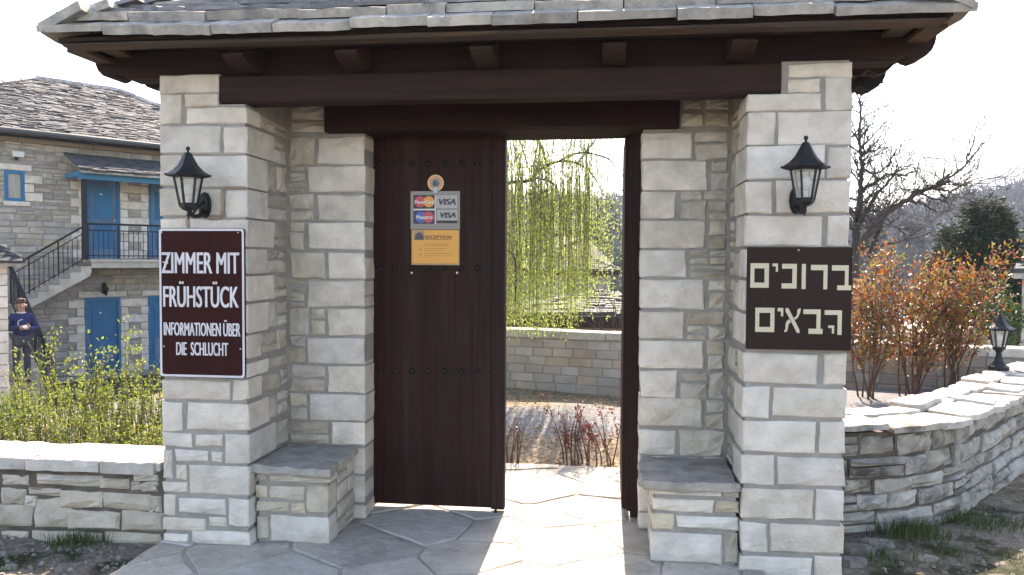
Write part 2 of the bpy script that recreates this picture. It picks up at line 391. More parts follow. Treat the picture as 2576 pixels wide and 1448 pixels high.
bp = N(t, 'ShaderNodeBump'); bp.inputs['Strength'].default_value = .8; bp.inputs['Distance'].default_value = .03; L(nz_(30, 8, .7), bp.inputs['Height']); L(bp.outputs[0], p.inputs['Normal'])
struct(obj('ground', g, gm, smooth=True))

# ------------------------------------------------------------------ flagstone path
rng = random.Random(11)
pbed = MB()
pbed.box(-2.47, .80, 2.6, YJ+.1, -.03, .006); pbed.box(-1.47, .20, YJ+.1, 6.12, -.03, .006)
path = struct(obj('path', pbed, flag_j))
def clip(poly, nx_, ny_, c_):
    out = []
    for i in range(len(poly)):
        a, b = poly[i], poly[(i+1) % len(poly)]
        da = a[0]*nx_+a[1]*ny_-c_; db = b[0]*nx_+b[1]*ny_-c_
        if da <= 0: out.append(a)
        if da*db < 0: s_ = da/(da-db); out.append((a[0]+(b[0]-a[0])*s_, a[1]+(b[1]-a[1])*s_))
    return out
seeds = []
for tr in range(4000):
    q = (rng.uniform(-2.7, .9), rng.uniform(2.5, 6.3))
    if all(math.hypot((q[0]-s[0])*.86, (q[1]-s[1])*1.12) > .35 for s in seeds): seeds.append(q)
wts = {q: rng.uniform(-.045, .045) for q in seeds}
for s in seeds:
    door_zone = s[1] > YJ+.02
    if door_zone and not (-1.75 < s[0] < .45): continue
    if not door_zone and s[1] > 4.35 and (s[0] < -2.0 or s[0] > .75): continue
    x0, x1 = (-1.47, .20) if door_zone else (-2.47, .80)
    poly = [(x0, 2.6), (x1, 2.6), (x1, 6.12), (x0, 6.12)]
    for o in seeds:
        if o is s or math.hypot(o[0]-s[0], o[1]-s[1]) > 1.8: continue
        nx_, ny_ = o[0]-s[0], o[1]-s[1]; poly = clip(poly, nx_, ny_, ((o[0]**2+o[1]**2)-(s[0]**2+s[1]**2)+wts[s]-wts[o])/2 - .008*math.hypot(nx_, ny_))
        if len(poly) < 3: break
    if len(poly) < 3: continue
    if not door_zone: poly = clip(poly, -.8, -.25, .8*2.50-.25*3.6+.0)     # ragged left edge
    if len(poly) < 3: continue
    pts = []
    for i in range(len(poly)):
        a, b = poly[i], poly[(i+1) % len(poly)]; l = math.hypot(b[0]-a[0], b[1]-a[1])
        if l < .02: continue
        k = max(1, int(l/.13))
        for j in range(k):
            f_ = j/k; jx = 0.013 if j else 0.006
            pts.append((lerp(a[0], b[0], f_)+rng.uniform(-jx, jx), lerp(a[1], b[1], f_)+rng.uniform(-jx, jx)))
    if len(pts) < 3: continue
    cx, cy = sum(q[0] for q in pts)/len(pts), sum(q[1] for q in pts)/len(pts)
    mb = MB(); n_ = len(pts); tilt = (rng.uniform(-.006, .006), rng.uniform(-.006, .006)); z_ = rng.uniform(.010, .018)
    zt = lambda x, y: z_+(x-cx)*tilt[0]+(y-cy)*tilt[1]+rng.uniform(-.0015, .0015)
    vs = [(x, y, -.02) for x, y in pts]+[(x, y, zt(x, y)-.006) for x, y in pts]+[(lerp(x, cx, .04), lerp(y, cy, .04), zt(x, y)) for x, y in pts]+[(cx, cy, z_)]
    fs = [(i, (i+1) % n_, n_+(i+1) % n_, n_+i) for i in range(n_)]+[(n_+i, n_+(i+1) % n_, 2*n_+(i+1) % n_, 2*n_+i) for i in range(n_)]+[(2*n_+i, 2*n_+(i+1) % n_, 3*n_) for i in range(n_)]
    mb.add(vs, fs); obj('flagstone', mb, flag_m, path)

# ------------------------------------------------------------------ gateway
gate = thing('gateway', 'stone gateway with roofed porch, two pale pillars and half open dark wooden door', 'gateway', (-.64, 4.6, 0))
PL, PR = (-2.465, -1.958), (.692, 1.197)
GF = Frame((0, YP, 0), (1, 0, 0))
def pz(x, y, Y=YP): q = onY(x, y, Y); return q.x, q.z
rng = random.Random(3)
def pillar(x0, x1, rects, side):
    mb = MB(); mb.box(x0+.012, x1-.012, YP+.012, 5.10, -.05, 2.44)
    bx0, bx1 = (x0+.012, -2.118) if side < 0 else (.858, x1-.012)
    mb.box(bx0, bx1, YP+.012, 5.10, 2.44, 2.600)
    if side < 0: mb.box(-2.118, x1-.012, YP+.156, 5.10, 2.44, 2.598)
    else: mb.box(x0+.012, .858, YP+.156, 5.10, 2.44, 2.598)
    pl = obj('pillar', mb, mortar, gate)
    lvl = []
    for (a, b, c, d) in rects:                                      # photo rectangles: x0, x1, y top, y bottom
        ua, zt = pz(a, c); ub, zb = pz(b, d)
        if abs(a - (400 if side < 0 else 1873)) < 16: ua = x0
        if side > 0 and abs(b-2140) < 22: ub = x1
        if side < 0 and abs(b-622) < 18: ub = x1
        dep = rng.choice([.18, .27, .36])
        stone(GF, ua, ub, zb, zt, ashlar, pl, rng, d=dep, bev=.007, jit=.005, rel=.006)
        if side < 0 and ub == x1 or side > 0 and ua == x0: lvl.append((zb, zt, dep))
    inner = Frame((x1, 0, 0), (0, 1, 0)) if side < 0 else Frame((x0, 0, 0), (0, -1, 0))
    for zb, zt, dep in lvl:
        y = YP+dep+.018
        for (a, b, c, d) in rubble_list(y, YJ+.02, zb, zt, .08, .18, .11, .28, rng, split=.45, gap=.014):
            u = (a, b) if side < 0 else (-b, -a)
            stone(inner, u[0], u[1], c, d, rubble, pl, rng, n=-.002, bev=.008, jit=.008, rel=.008)
    outer = Frame((x0, 0, 0), (0, -1, 0)) if side < 0 else Frame((x1, 0, 0), (0, 1, 0))
    hid = MB()
    for (a, b, c, d) in rubble_list(YP+.3, 5.08, .02, 2.58, .14, .18, .2, .42, rng, split=.1, gap=.02):
        u = (-b, -a) if side < 0 else (a, b)
        stone_geo(hid, outer, u[0], u[1], c, d, rng=rng, nu=2, nz=1)
    stuff(obj('stone_infill', hid, rubble, pl))
    return pl
LR = [(400, 549, 190, 232), (400, 456, 238, 313), (462, 549, 238, 268), (468, 618, 274, 311), (400, 553, 318, 387), (559, 618, 318, 387),
      (400, 452, 393, 470), (459, 618, 393, 470), (400, 556, 476, 546), (566, 620, 476, 546), (400, 468, 552, 620), (476, 620, 552, 620),
      (400, 550, 625, 690), (557, 620, 625, 690), (400, 470, 696, 760), (477, 620, 696, 760), (400, 560, 766, 838), (567, 620, 766, 838), (400, 480, 844, 905), (487, 620, 844, 905), (400, 620, 911, 951),
      (405, 577, 957, 1008), (584, 620, 957, 1008), (405, 456, 1013, 1086), (470, 622, 1015, 1086), (405, 480, 1089, 1128), (488, 558, 1094, 1124), (566, 622, 1095, 1168),
      (405, 431, 1132, 1206), (440, 522, 1132, 1162), (529, 558, 1136, 1164), (440, 468, 1169, 1207), (474, 628, 1172, 1249), (405, 470, 1212, 1240), (447, 566, 1254, 1297), (574, 630, 1256, 1328),
      (405, 440, 1246, 1297), (405, 515, 1302, 1338), (522, 568, 1303, 1328), (480, 632, 1334, 1377), (405, 472, 1343, 1377)]
RR_ = [(1985, 2146, 161, 192), (1985, 2065, 197, 233), (2078, 2146, 195, 277), (1874, 2066, 238, 278), (1874, 1950, 284, 363), (1959, 2145, 284, 363), (1873, 2074, 369, 450), (2084, 2143, 370, 446),
       (1873, 1944, 456, 536), (1954, 2140, 456, 536), (1873, 2066, 543, 622), (2084, 2140, 543, 622), (1872, 1950, 628, 700), (1957, 2140, 628, 700), (1872, 2060, 706, 784), (2068, 2138, 706, 784), (1872, 1940, 790, 866), (1948, 2136, 790, 866),
       (1872, 2057, 890, 968), (2072, 2134, 892, 970), (1870, 1935, 974, 1053), (1945, 2130, 974, 1055), (1870, 2053, 1059, 1141), (2063, 2128, 1062, 1143), (1868, 1948, 1147, 1223), (1957, 2124, 1149, 1228), (1865, 2046, 1230, 1311), (2056, 2122, 1234, 1313),
       (1864, 1929, 1316, 1392), (1940, 2121, 1319, 1396), (1862, 2042, 1400, 1462), (2052, 2121, 1402, 1462)]
pillar(*PL, LR, -1); pillar(*PR, RR_, 1)

# recess walls either side of the door
JF = Frame((0, YJ, 0), (1, 0, 0))
XL, XR = onY(917, 700, YJ).x, .195                                  # door opening between the jambs
def jamb(x0, x1, quoins, left):
    mb = MB(); mb.box(x0-(.05 if left else -.004), x1+(.05 if not left else -.004), YJ+.016, 5.09, -.05, 2.36)
    if left: mb.box(x0-.05, onY(824, 300, YJ).x, YJ+.018, 5.085, 2.36, 2.595)
    else: mb.box(.405, x1+.05, YJ+.018, 5.085, 2.36, 2.595)
    jw = obj('recess_wall', mb, mortar, gate)
    qs = []
    for (e, yt, yb) in quoins:                                      # e: the inner edge of the quoin in the photo
        xe, zt = pz(e, yt, YJ); zb = pz(e, yb, YJ)[1]
        a, b = (xe, XL) if left else (XR, xe)
        stone(JF, a, b, zb, zt, ashlar, jw, rng, d=.20+rng.uniform(-.03, .05), bev=.008, jit=.006, rel=.008, name='quoin')
        qs.append((a, b, zb-.008, zt+.008))
    top = 2.36
    holes = [(a-.02, b+.02, c, d) for a, b, c, d in qs]
    for (q0, q1, zb, zt) in qs:
        ra, rb = (x0+.01, q0-.018) if left else (q1+.018, x1-.01)
        for (a, b, c, d) in rubble_list(ra, rb, zb, zt, .07, .15, .11, .30, rng, split=.42, gap=.013):
            stone(JF, a, b, c, d, rubble, jw, rng, n=-.001+rng.uniform(-.006, .006), bev=.008, jit=.009, rel=.010)
    rest = [(x0+.01, onY(820, 300, YJ).x, 2.365, 2.59)] if left else [(.412, x1-.002, 2.365, 2.59)]
    for (a0, b0, c0, d0) in rest:
        for (a, b, c, d) in rubble_list(a0, b0, c0, d0, .06, .10, .10, .28, rng, split=.2, gap=.018):
            stone(JF, a, b, c, d, rubble, jw, rng, n=-.003, bev=.010, jit=.012, rel=.010)
    back = Frame((0, 5.10, 0), (-1, 0, 0))
    hid = MB()
    for (a, b, c, d) in rubble_list(-x1, -x0, .03, 2.34, .15, .18, .2, .4, rng, split=.1, gap=.02):
        stone_geo(hid, back, a, b, c, d, rng=rng, nu=2, nz=1)
    stuff(obj('stone_infill', hid, rubble, jw))
    return jw
jamb(PL[1], XL, [(797, 345, 415), (773, 420, 485), (797, 490, 555), (773, 560, 629), (825, 636, 700), (773, 706, 772), (825, 778, 843), (773, 850, 915), (825, 922, 987), (778, 993, 1058), (833, 1064, 1118), (790, 1124, 1190), (850, 1196, 1262), (800, 1268, 1318)], True)
jamb(XR, PR[0], [(1740, 333, 400), (1780, 405, 477), (1702, 483, 550), (1775, 556, 626), (1727, 632, 700), (1773, 706, 778), (1720, 785, 854), (1771, 860, 929), (1703, 935, 1003), (1765, 1008, 1078), (1700, 1084, 1146), (1760, 1152, 1220), (1690, 1226, 1290), (1740, 1296, 1335)], False)

# timber: beam, lintel, joists, wall plates, soffit
def timber(name, x0, x1, y0, y1, z0, z1, m=beamw, parent=gate, j=.0016):
    mb = MB(); k = 7; P = []
    for i in range(k+1):
        x = lerp(x0, x1, i/k); q = lambda: rng.uniform(-j, j); c_ = .012
        o = [(y0+c_, z0), (y1, z0), (y1, z1), (y0+c_, z1), (y0, z1-c_), (y0, z0+c_)]
        P.append([(x, a+q()*.7, b+q()) for a, b in o])
    vs = [v for r_ in P for v in r_]; fs = []
    for i in range(k):
        for e in range(6): fs.append((i*6+e, (i+1)*6+e, (i+1)*6+(e+1) % 6, i*6+(e+1) % 6)[::-1])
    fs += [tuple(range(6)), tuple(k*6+e for e in range(5, -1, -1))]
    mb.add(vs, fs); return obj(name, mb, m, parent)
timber('beam', -2.115, .854, YP+.004, YP+.15, 2.447, 2.597)
lintw = mat('reddish lintel', (.012, .0062, .0054), (.025, .0115, .0095), 8, 8, .5, 50, .7, stretch=(.22, 4, 4), spec=.12)
timber('lintel', -1.700, .400, YJ-.05, 5.08, 2.362, 2.530, lintw)
timber('head_board', -1.72, .42, YJ-.02, 5.08, 2.534, 2.60)
# carved wall plates running along the gate, their ends cut in an ogee
EX0, EX1, EY0, EY1 = -2.90, 1.605, 3.80, 5.62
def ogee(l, zt, zb):                                                 # outline of a carved beam end: (outward, z)
    return [(0, zt), (l, zt), (l, zt-.03), (l-.005, zt-.06), (l-.02, zt-.095), (l-.05, zt-.125), (l-.09, zt-.139), (l-.12, zt-.130), (l-.135, zt-.115), (l-.16, zt-.118), (l-.19, zb), (0, zb)]
for (ya, yb, dz) in ((YP+.05, YP+.20, 0), (4.92, 5.08, -.0)):
    mb = MB(); o = ogee(.41, 2.745+dz, 2.601+dz)
    right = [(PR[1]+a, z) for a, z in o]; left = [(PL[0]-a, z) for a, z in o][::-1]
    pts = left[:-1]+right[1:]
    mb.prism([(a, z) for a, z in left] + [(a, z) for a, z in right], ya, yb, lambda a, b, k: (a, k, b))
    obj('wall_plate', mb, beamw, gate)
for px in (600, 880, 1215, 1545, 1868):                               # joists carried out over the beam, ends rounded
    x = onY(px, 140, 4.0).x; mb = MB(); o = [(YP+.045, 2.74), (4.05, 2.70), (3.93, 2.655), (3.93, 2.642), (3.95, 2.63), (3.99, 2.617), (4.05, 2.609), (4.10, 2.604), (YP+.045, 2.603)]
    mb.prism(o, x-.058, x+.058, lambda a, b, k: (k, a, b)); obj('joist', mb, wood, gate)
for sx, x0 in ((-1, PL[0]), (1, PR[1])):                              # corner brackets out to the sides
    for yy in (YP+.40,):
        mb = MB(); o = ogee(.33, 2.745, 2.60)
        mb.prism([(x0+sx*a, z) for a, z in (o if sx > 0 else o[::-1])], yy-.05, yy+.05, lambda a, b, k: (a, k, b)); obj('bracket', mb, beamw, gate)
for i, (ya, yb) in enumerate(((3.83, 3.93), (3.94, 4.05))):           # eave boards, front
    timber('soffit_board', EX0+.10+i*.05, EX1-.10-i*.05, ya, yb, 2.684+i*.034, 2.704+i*.034, rawwood, j=.003)
for sx in (-1, 1):
    for i in range(2):
        xa = (EX0+.05+i*.11) if sx < 0 else (EX1-.15-i*.11); mb = MB(); mb.box(xa, xa+.10, EY0+.14+i*.06, EY1-.15, 2.684+i*.034, 2.704+i*.034); obj('soffit_board', mb, rawwood, gate)

# roof: a hipped deck with courses of slates
SL = math.tan(R(23)); ZE = 2.716; RY = (EY0+EY1)/2; HR = (RY-EY0)*SL
deck = MB(); hx = RY-EY0
dz = ZE+.02
A, B_, C_, D_ = (EX0+.06, EY0+.06, dz), (EX1-.06, EY0+.06, dz), (EX1-.06, EY1-.06, dz), (EX0+.06, EY1-.06, dz)
E1, E2 = (EX0+hx, RY, dz+HR), (EX1-hx, RY, dz+HR)
A2, B2, C2, D2_ = [(p_[0], p_[1], p_[2]-.02) for p_ in (A, B_, C_, D_)]; F1, F2 = (E1[0], E1[1], E1[2]-.03), (E2[0], E2[1], E2[2]-.03)
deck.add([A, B_, C_, D_, E1, E2, A2, B2, C2, D2_, F1, F2], [(0, 1, 5, 4), (1, 2, 5), (2, 3, 4, 5), (3, 0, 4), (7, 6, 10, 11), (8, 7, 11), (9, 8, 11, 10), (6, 9, 10), (0, 6, 7, 1), (1, 7, 8, 2), (2, 8, 9, 3), (3, 9, 6, 0)])
roof = obj('roof', deck, wood, gate)
def slate_geo(mb, T, a0, a1, s0, s1, th, lift0, lift1, rng, k=3):
    """a slab from s0 (eave side) to s1 (up slope); T(along, up, height)"""
    n0 = []; n1 = []
    for i in range(k+1):
        a = lerp(a0, a1, i/k); n0.append((a, s0+rng.uniform(-.024, .020))); n1.append((a, s1))
    h = rng.uniform(-.004, .004)
    bot = [(a, s, lift0+h) for a, s in n0]+[(a, s, lift1) for a, s in n1]
    top = [(a, s+.004, lift0+h+th+rng.uniform(-.004, .004)) for a, s in n0]+[(a, s, lift1+th) for a, s in n1]
    vs = bot+top; m_ = 2*(k+1); fs = []
    for i in range(k):
        fs += [(i, i+k+1, i+k+2, i+1), (m_+i, m_+i+1, m_+i+k+2, m_+i+k+1), (i, i+1, m_+i+1, m_+i), (i+k+1, m_+i+k+1, m_+i+k+2, i+k+2)]
    fs += [(0, m_, m_+k+1, k+1), (k, 2*k+1, m_+2*k+1, m_+k)]
    mb.add([T(*v) for v in vs], fs)
cs, sn = math.cos(R(23)), math.sin(R(23))
def slope(o, along, inward):
    o = Vector(o); al = Vector(along); iw = Vector(inward)
    def T(a, s, h):
        q = o + al*a + iw*(s*cs - h*sn) + Vector((0, 0, s*sn + h*cs)); q.z += .024*ss(EX0+1.1, EX0, q.x); return q
    return T
planes = [((EX0, EY0, ZE), (1, 0, 0), (0, 1, 0), EX1-EX0), ((EX1, EY0, ZE), (0, 1, 0), (-1, 0, 0), EY1-EY0), ((EX1, EY1, ZE), (-1, 0, 0), (0, -1, 0), EX1-EX0), ((EX0, EY1, ZE), (0, -1, 0), (1, 0, 0), EY1-EY0)]
rear = MB()
for pi_, (o, al, iw, W_) in enumerate(planes):
    T = slope(o, al, iw); s = 0.0; row = 0; smax = hx/cs-.02
    while s < smax:
        ex = .10 if row == 0 else (.09 if row == 1 else rng.uniform(.095, .13)); th = (.044 if row < 2 else rng.uniform(.018, .030))
        ins = s*cs; ov = .05 if pi_ in (0, 2) else -.01; a = ins-ov if row else -.02; b = W_-ins+ov if row else W_+.02
        while a < b-.03:
            l = rng.uniform(.28, .50) if row < 2 else rng.uniform(.18, .42)
            if b-(a+l) < .15: l = b-a
            mb = rear if pi_ == 2 or (pi_ and row > 1) or row > 8 else MB(); lift = (.0 if row == 0 else (.049 if row == 1 else .086))
            s_up = min(s+ex+.17, smax+.02)
            slate_geo(mb, T, a+.003, a+l-.003, s+rng.uniform(-.012, .01), s_up, th*rng.uniform(.75, 1.2), lift+rng.uniform(-.004, .010), max(.03, lift-.035) if row else .012, rng, k=5 if pi_ == 0 and row < 3 else 3)
            if mb is not rear: obj('slate', mb, slate if row < 2 else slate_top, roof)
            a += l
        s += ex; row += 1
stuff(obj('upper_slates', rear, slate_top, roof))
for (p0, p1) in ((A, E1), (B_, E2), (C_, E2), (D_, E1)):               # hip capping stones
    p0, p1 = Vector(p0), Vector(p1); d_ = (p1-p0); n_ = 5; side = Vector((-d_.y, d_.x, 0)).normalized()
    for i in range(2, n_):
        a, b = p0+d_*(i/n_-.03), p0+d_*((i+1)/n_+.02); mb = MB(); wd = .16
        vs = []
        for q in (a, b):
            for sg in (-1, -.3, .3, 1): vs.append(q+side*wd*sg+Vector((0, 0, .115+.02*(1-abs(sg))-.03*abs(sg)+rng.uniform(-.006, .006))))
        vs += [v-Vector((0, 0, .05)) for v in vs]
        fs = [(0, 1, 5, 4), (1, 2, 6, 5), (2, 3, 7, 6), (8, 12, 13, 9), (9, 13, 14, 10), (10, 14, 15, 11), (0, 4, 12, 8), (3, 11, 15, 7), (0, 8, 9, 1), (1, 9, 10, 2), (2, 10, 11, 3), (4, 5, 13, 12), (5, 6, 14, 13), (6, 7, 15, 14)]
        mb.add(vs, fs); obj('hip_stone', mb, slate, roof)
mb = MB()
for i in range(5):
    xa = lerp(E1[0]-.1, E2[0]+.1, i/5); xb = lerp(E1[0]-.1, E2[0]+.1, (i+1)/5)-.008; mb = MB()
    mb.prism([(RY-.17, E1[2]+.05), (RY+.17, E1[2]+.05), (RY+.15, E1[2]+.09), (RY, E1[2]+.135), (RY-.15, E1[2]+.09)], xa, xb, lambda a, b, k: (k, a, b)); obj('ridge_stone', mb, slate, roof)

# door leaf of planks with three rows of studs, frame, second leaf folded back
DX0, DX1 = -1.505, onY(1271, 700, YD).x
core = MB(); core.box(DX0, DX1-.01, YD+.016, YD+.05, .048, 2.372)
door = obj('door', core, doorw, gate)
nb = 7; edges = [lerp(DX0, DX1-.085, i/nb) for i in range(nb+1)]
for i in range(nb):
    mb = MB(); a, b = edges[i]+.00015, edges[i+1]-.00015
    mb.prism([(a, .016), (a, .001), (a+.001, 0), (b-.001, 0), (b, .001), (b, .016)], .042, 2.378, lambda x, y, z: (x, YD+y+rng.uniform(-.001, .001), z)); obj('plank', mb, doorw, door)
mb = MB(); mb.box(DX1-.082, DX1, YD-.012, YD+.06, .036, 2.380); obj('edge_stile', mb, doorw, door)
for yy in (412, 675, 935):
    for xx in (956, 993, 1035, 1077, 1118, 1160, 1201, 1243):
        q = onY(xx, yy + (xx-1100)*.002, YD-.004); mb = MB()
        prof = [(.019, 0), (.018, .006), (.013, .012), (.006, .0155), (.001, .0165)]
        base = len(mb.v); n_ = 8
        for r_, h in prof:
            for j in range(n_): mb.v.append((q.x+r_*math.cos(j*math.pi/4), YD-h, q.z+r_*math.sin(j*math.pi/4)))
        for i in range(4):
            for j in range(n_): mb.f.append((i*n_+j, i*n_+(j+1) % n_, (i+1)*n_+(j+1) % n_, (i+1)*n_+j)); mb.mi.append(0)
        obj('stud', mb, studm, door, smooth=True)
for xx, yy in ((1036, 687), (1150, 687)):
    q = onY(xx, yy, YD); mb = MB(); mb.ball((q.x, YD-.003, q.z), .007, 6, 4); obj('pin', mb, white, door)
q = onY(1247, 1280, YD); mb = MB(); mb.tube([(q.x, YD-.006, .14), (q.x, YD-.006, .012)], .008, 6); obj('floor_bolt', mb, ironm, door)
mb = MB(); mb.box(.150, .196, YD-.03, YD+.08, .03, 2.375); mb.box(.128, .150, YD-.005, YD+.02, .06, 2.375); obj('door_frame', mb, doorw, gate)
mb = MB(); mb.box(XL-.006, DX0+.02, YD+.055, YD+.16, .03, 2.375); obj('door_frame', mb, doorw, gate)
mb = MB(); mb.box(.108, .146, YD+.03, YD+.80, .06, 2.37); leaf2 = obj('door', mb, doorw, gate); leaf2['label'] = 'second door leaf folded back edge on'
for i in range(5):
    mb = MB(); a = YD+.04+i*.15; mb.box(.100, .108, a, a+.146, .062, 2.368); obj('plank', mb, doorw, leaf2)

# ------------------------------------------------------------------ benches
def bench(x0, x1, slab, rects, label, yf):
    t_ = thing('bench', label, 'bench', ((x0+x1)/2, (yf+YJ)/2, 0), 'stone benches beside the door')
    mb = MB(); mb.box(x0+.012, x1-.012, yf+.014, YJ-.01, -.04, .408); core_ = obj('base', mb, mortar, t_)
    T = Frame((0, yf, 0), (1, 0, 0)); mx0 = []
    for (a, b, c, d) in rects:
        ua, zt = pz(a, c, yf); ub, zb = pz(b, d, yf)
        if abs(ua-x0) < .02: ua = x0
        if abs(ub-x1) < .03: ub = x1
        stone(T, max(ua, x0), min(ub, x1), max(zb, -.02), min(zt, .400), rubble if (b-a) < 120 else ashlar, core_, rng, d=.14, jit=.008, rel=.008)
    sd = Frame((x1, 0, 0), (0, 1, 0)) if x0 < -1 else Frame((x0, 0, 0), (0, -1, 0))
    for (a, b, c, d) in rubble_list(yf+.16, YJ, .0, .40, .09, .16, .15, .3, rng, split=.2, gap=.02):
        u = (a, b) if x0 < -1 else (-b, -a); stone(sd, u[0], u[1], c, d, rubble, core_, rng)
    n_ = len(slab); mb = MB(); pts = []
    for i in range(n_):
        a, b = slab[i], slab[(i+1) % n_]; l = math.hypot(b[0]-a[0], b[1]-a[1]); k = max(1, int(l/.045))
        for j in range(k): pts.append((lerp(a[0], b[0], j/k)+rng.uniform(-.010, .010), lerp(a[1], b[1], j/k)+rng.uniform(-.010, .010)))
    m_ = len(pts); cx, cy = sum(p_[0] for p_ in pts)/m_, sum(p_[1] for p_ in pts)/m_
    ring = lambda f_, z, j: [(lerp(x, cx, f_), lerp(y, cy, f_), z+rng.uniform(-j, j)) for x, y in pts]
    vs = ring(.03, .403, .006)+ring(-.0, .414, .007)+ring(.01, .444, .003)+ring(.03, .453, .003)+[(cx, cy, .455)]
    fs = [tuple(range(m_-1, -1, -1))]
    for lv in range(3): fs += [(lv*m_+i, lv*m_+(i+1) % m_, (lv+1)*m_+(i+1) % m_, (lv+1)*m_+i) for i in range(m_)]
    fs += [(3*m_+i, 3*m_+(i+1) % m_, 4*m_) for i in range(m_)]
    mb.add(vs, fs); obj('seat_slab', mb, slabm, t_)
bench(-1.950, -1.525, [(-1.975, 4.20), (-1.80, 4.165), (-1.49, 4.13), (-1.485, 4.40), (-1.51, YJ-.005), (-1.95, YJ-.005)],
      [(642, 668, 1186, 1212), (675, 827, 1186, 1217), (645, 668, 1222, 1254), (678, 763, 1223, 1257), (771, 830, 1223, 1295), (642, 724, 1263, 1291), (732, 765, 1268, 1293), (645, 672, 1299, 1358), (677, 830, 1300, 1370)],
      'stone bench with rough grey slab beside the German sign pillar', 4.225)
bench(.245, .685, [(.185, 4.155), (.40, 4.145), (.685, 4.17), (.686, YJ-.005), (.20, YJ-.005), (.178, 4.45)],
      [(1640, 1815, 1222, 1250), (1823, 1850, 1222, 1254), (1640, 1795, 1256, 1290), (1803, 1847, 1262, 1294), (1638, 1696, 1296, 1333), (1704, 1846, 1298, 1335), (1640, 1815, 1341, 1420), (1823, 1850, 1341, 1420)],
      'stone bench with smooth grey slab beside the Hebrew sign pillar', 4.19)

# ------------------------------------------------------------------ signs
_fc = {}
def text_geo(s, offset=0.0):
    cu = D2.curves.new('t', 'FONT'); cu.body = s; cu.size = 1; cu.offset = offset; cu.fill_mode = 'FRONT'; cu.resolution_u = 4
    o = D2.objects.new('t', cu); COL.objects.link(o); dg = bpy.context.evaluated_depsgraph_get(); dg.update()
    me = D2.meshes.new_from_object(o.evaluated_get(dg)); v = [tuple(q.co) for q in me.vertices]; f = [tuple(p_.vertices) for p_ in me.polygons]
    D2.objects.remove(o); D2.meshes.remove(me); D2.curves.remove(cu)
    x0 = min(q[0] for q in v); x1 = max(q[0] for q in v); y0 = min(q[1] for q in v); y1 = max(q[1] for q in v)
    return [((q[0]-x0)/(x1-x0), (q[1]-y0)/(y1-y0)) for q in v], f
def put_text(mb, s, T, a0, a1, b0, b1, off=0.0, mi=0, shear=0.0, n=0.0):
    v, f = text_geo(s, 0)
    for k, dx in enumerate((-off*.10, 0, off*.10) if off else (0,)):   # printed a little bolder than the face
        mb.add([T(lerp(a0, a1, q[0])+dx+shear*(q[1]-.5)*(b1-b0), n+k*.0001, lerp(b0, b1, q[1])) for q in v], f, mi)
def rrect(x0, x1, y0, y1, r, k=5):
    pts = []
    for cx, cy, a in ((x1-r, y0+r, -90), (x1-r, y1-r, 0), (x0+r, y1-r, 90), (x0+r, y0+r, 180)):
        for i in range(k+1): q = R(a+90*i/k); pts.append((cx+r*math.cos(q), cy+r*math.sin(q)))
    return pts
SY = YP-.022                                                         # sign faces stand just off the stone
a = onY(399, 575, SY); b = onY(617, 953, SY); sx0, sx1, sz0, sz1 = a.x, b.x, b.z, a.z
sg = thing('wall_sign', 'brown sign with white rim reading ZIMMER MIT FRÜHSTÜCK on the pillar', 'sign', ((sx0+sx1)/2, SY, sz0))
SF = Frame((0, SY, 0), (1, 0, 0)); W_, H_ = sx1-sx0, sz1-sz0
mb = MB(); mb.prism(rrect(sx0, sx1, sz0, sz1, .018), .012, 0, lambda u, z, n: SF(u, -n, z)); obj('panel', mb, brownsign, sg)
mb = MB(); o_ = rrect(sx0+.002, sx1-.002, sz0+.002, sz1-.002, .017); i_ = rrect(sx0+.014, sx1-.014, sz0+.014, sz1-.014, .012); n_ = len(o_)
mb.add([SF(u, .0012, z) for u, z in o_]+[SF(u, .0012, z) for u, z in i_], [(j, (j+1) % n_, n_+(j+1) % n_, n_+j) for j in range(n_)]); obj('rim', mb, signwhite, sg)
fx = lambda px: sx0+W_*(px-45)/530; fz = lambda py: sz1-H_*(py-507)/908
def line_(*a, **k):
    lt = MB(); put_text(lt, *a, **k)
    if a[0][0] == 'Z': lt.poly([(fx(66), .0018, fz(708)), (fx(72), .0018, fz(718)), (fx(104), .0018, fz(722)), (fx(100), .0018, fz(700)), (fx(84), .0018, fz(712))][::-1], SF)
    obj('text_line', lt, signwhite, sg)
line_('ZIMMER MIT', SF, fx(63), fx(541), fz(780), fz(653), .026, n=.0012)
line_('FRÜHSTÜCK', SF, fx(72), fx(536), fz(987), fz(829), .026, n=.0012)
line_('INFORMATIONEN ÜBER', SF, fx(73), fx(546), fz(1161), fz(1062), .019, n=.0012)
line_('DIE  SCHLUCHT', SF, fx(150), fx(470), fz(1281), fz(1200), .019, n=.0012)
for px, py in ((65, 533), (538, 533), (72, 1228), (548, 1235)):
    mb = MB(); mb.ball(SF(fx(px), .003, fz(py)), .005, 6, 4); obj('screw', mb, steel, sg)

a = onY(1880, 622, SY); b = onY(2140, 883, SY); hx0, hx1, hz0, hz1 = a.x, b.x, b.z, a.z
sg = thing('wall_sign', 'square dark brown sign with cream Hebrew letters on the pillar', 'sign', ((hx0+hx1)/2, SY, hz0))
mb = MB(); mb.prism([(hx0, hz0), (hx1, hz0), (hx1, hz1), (hx0, hz1)], .010, 0, lambda u, z, n: SF(u, -n, z)); obj('panel', mb, brownsign2, sg)
W_, H_ = hx1-hx0, hz1-hz0
gx_ = lambda q: hx0+W_*(q-485)/782; gz_ = lambda q: hz1-H_*(q-414)/782
he = MB()
def letter():
    global he
    obj('letter', he, signcream, sg); he = MB()
def rect(x0, x1, y0, y1): he.poly([(gx_(x0), .0012, gz_(y1)), (gx_(x1), .0012, gz_(y1)), (gx_(x1), .0012, gz_(y0)), (gx_(x0), .0012, gz_(y0))], SF)
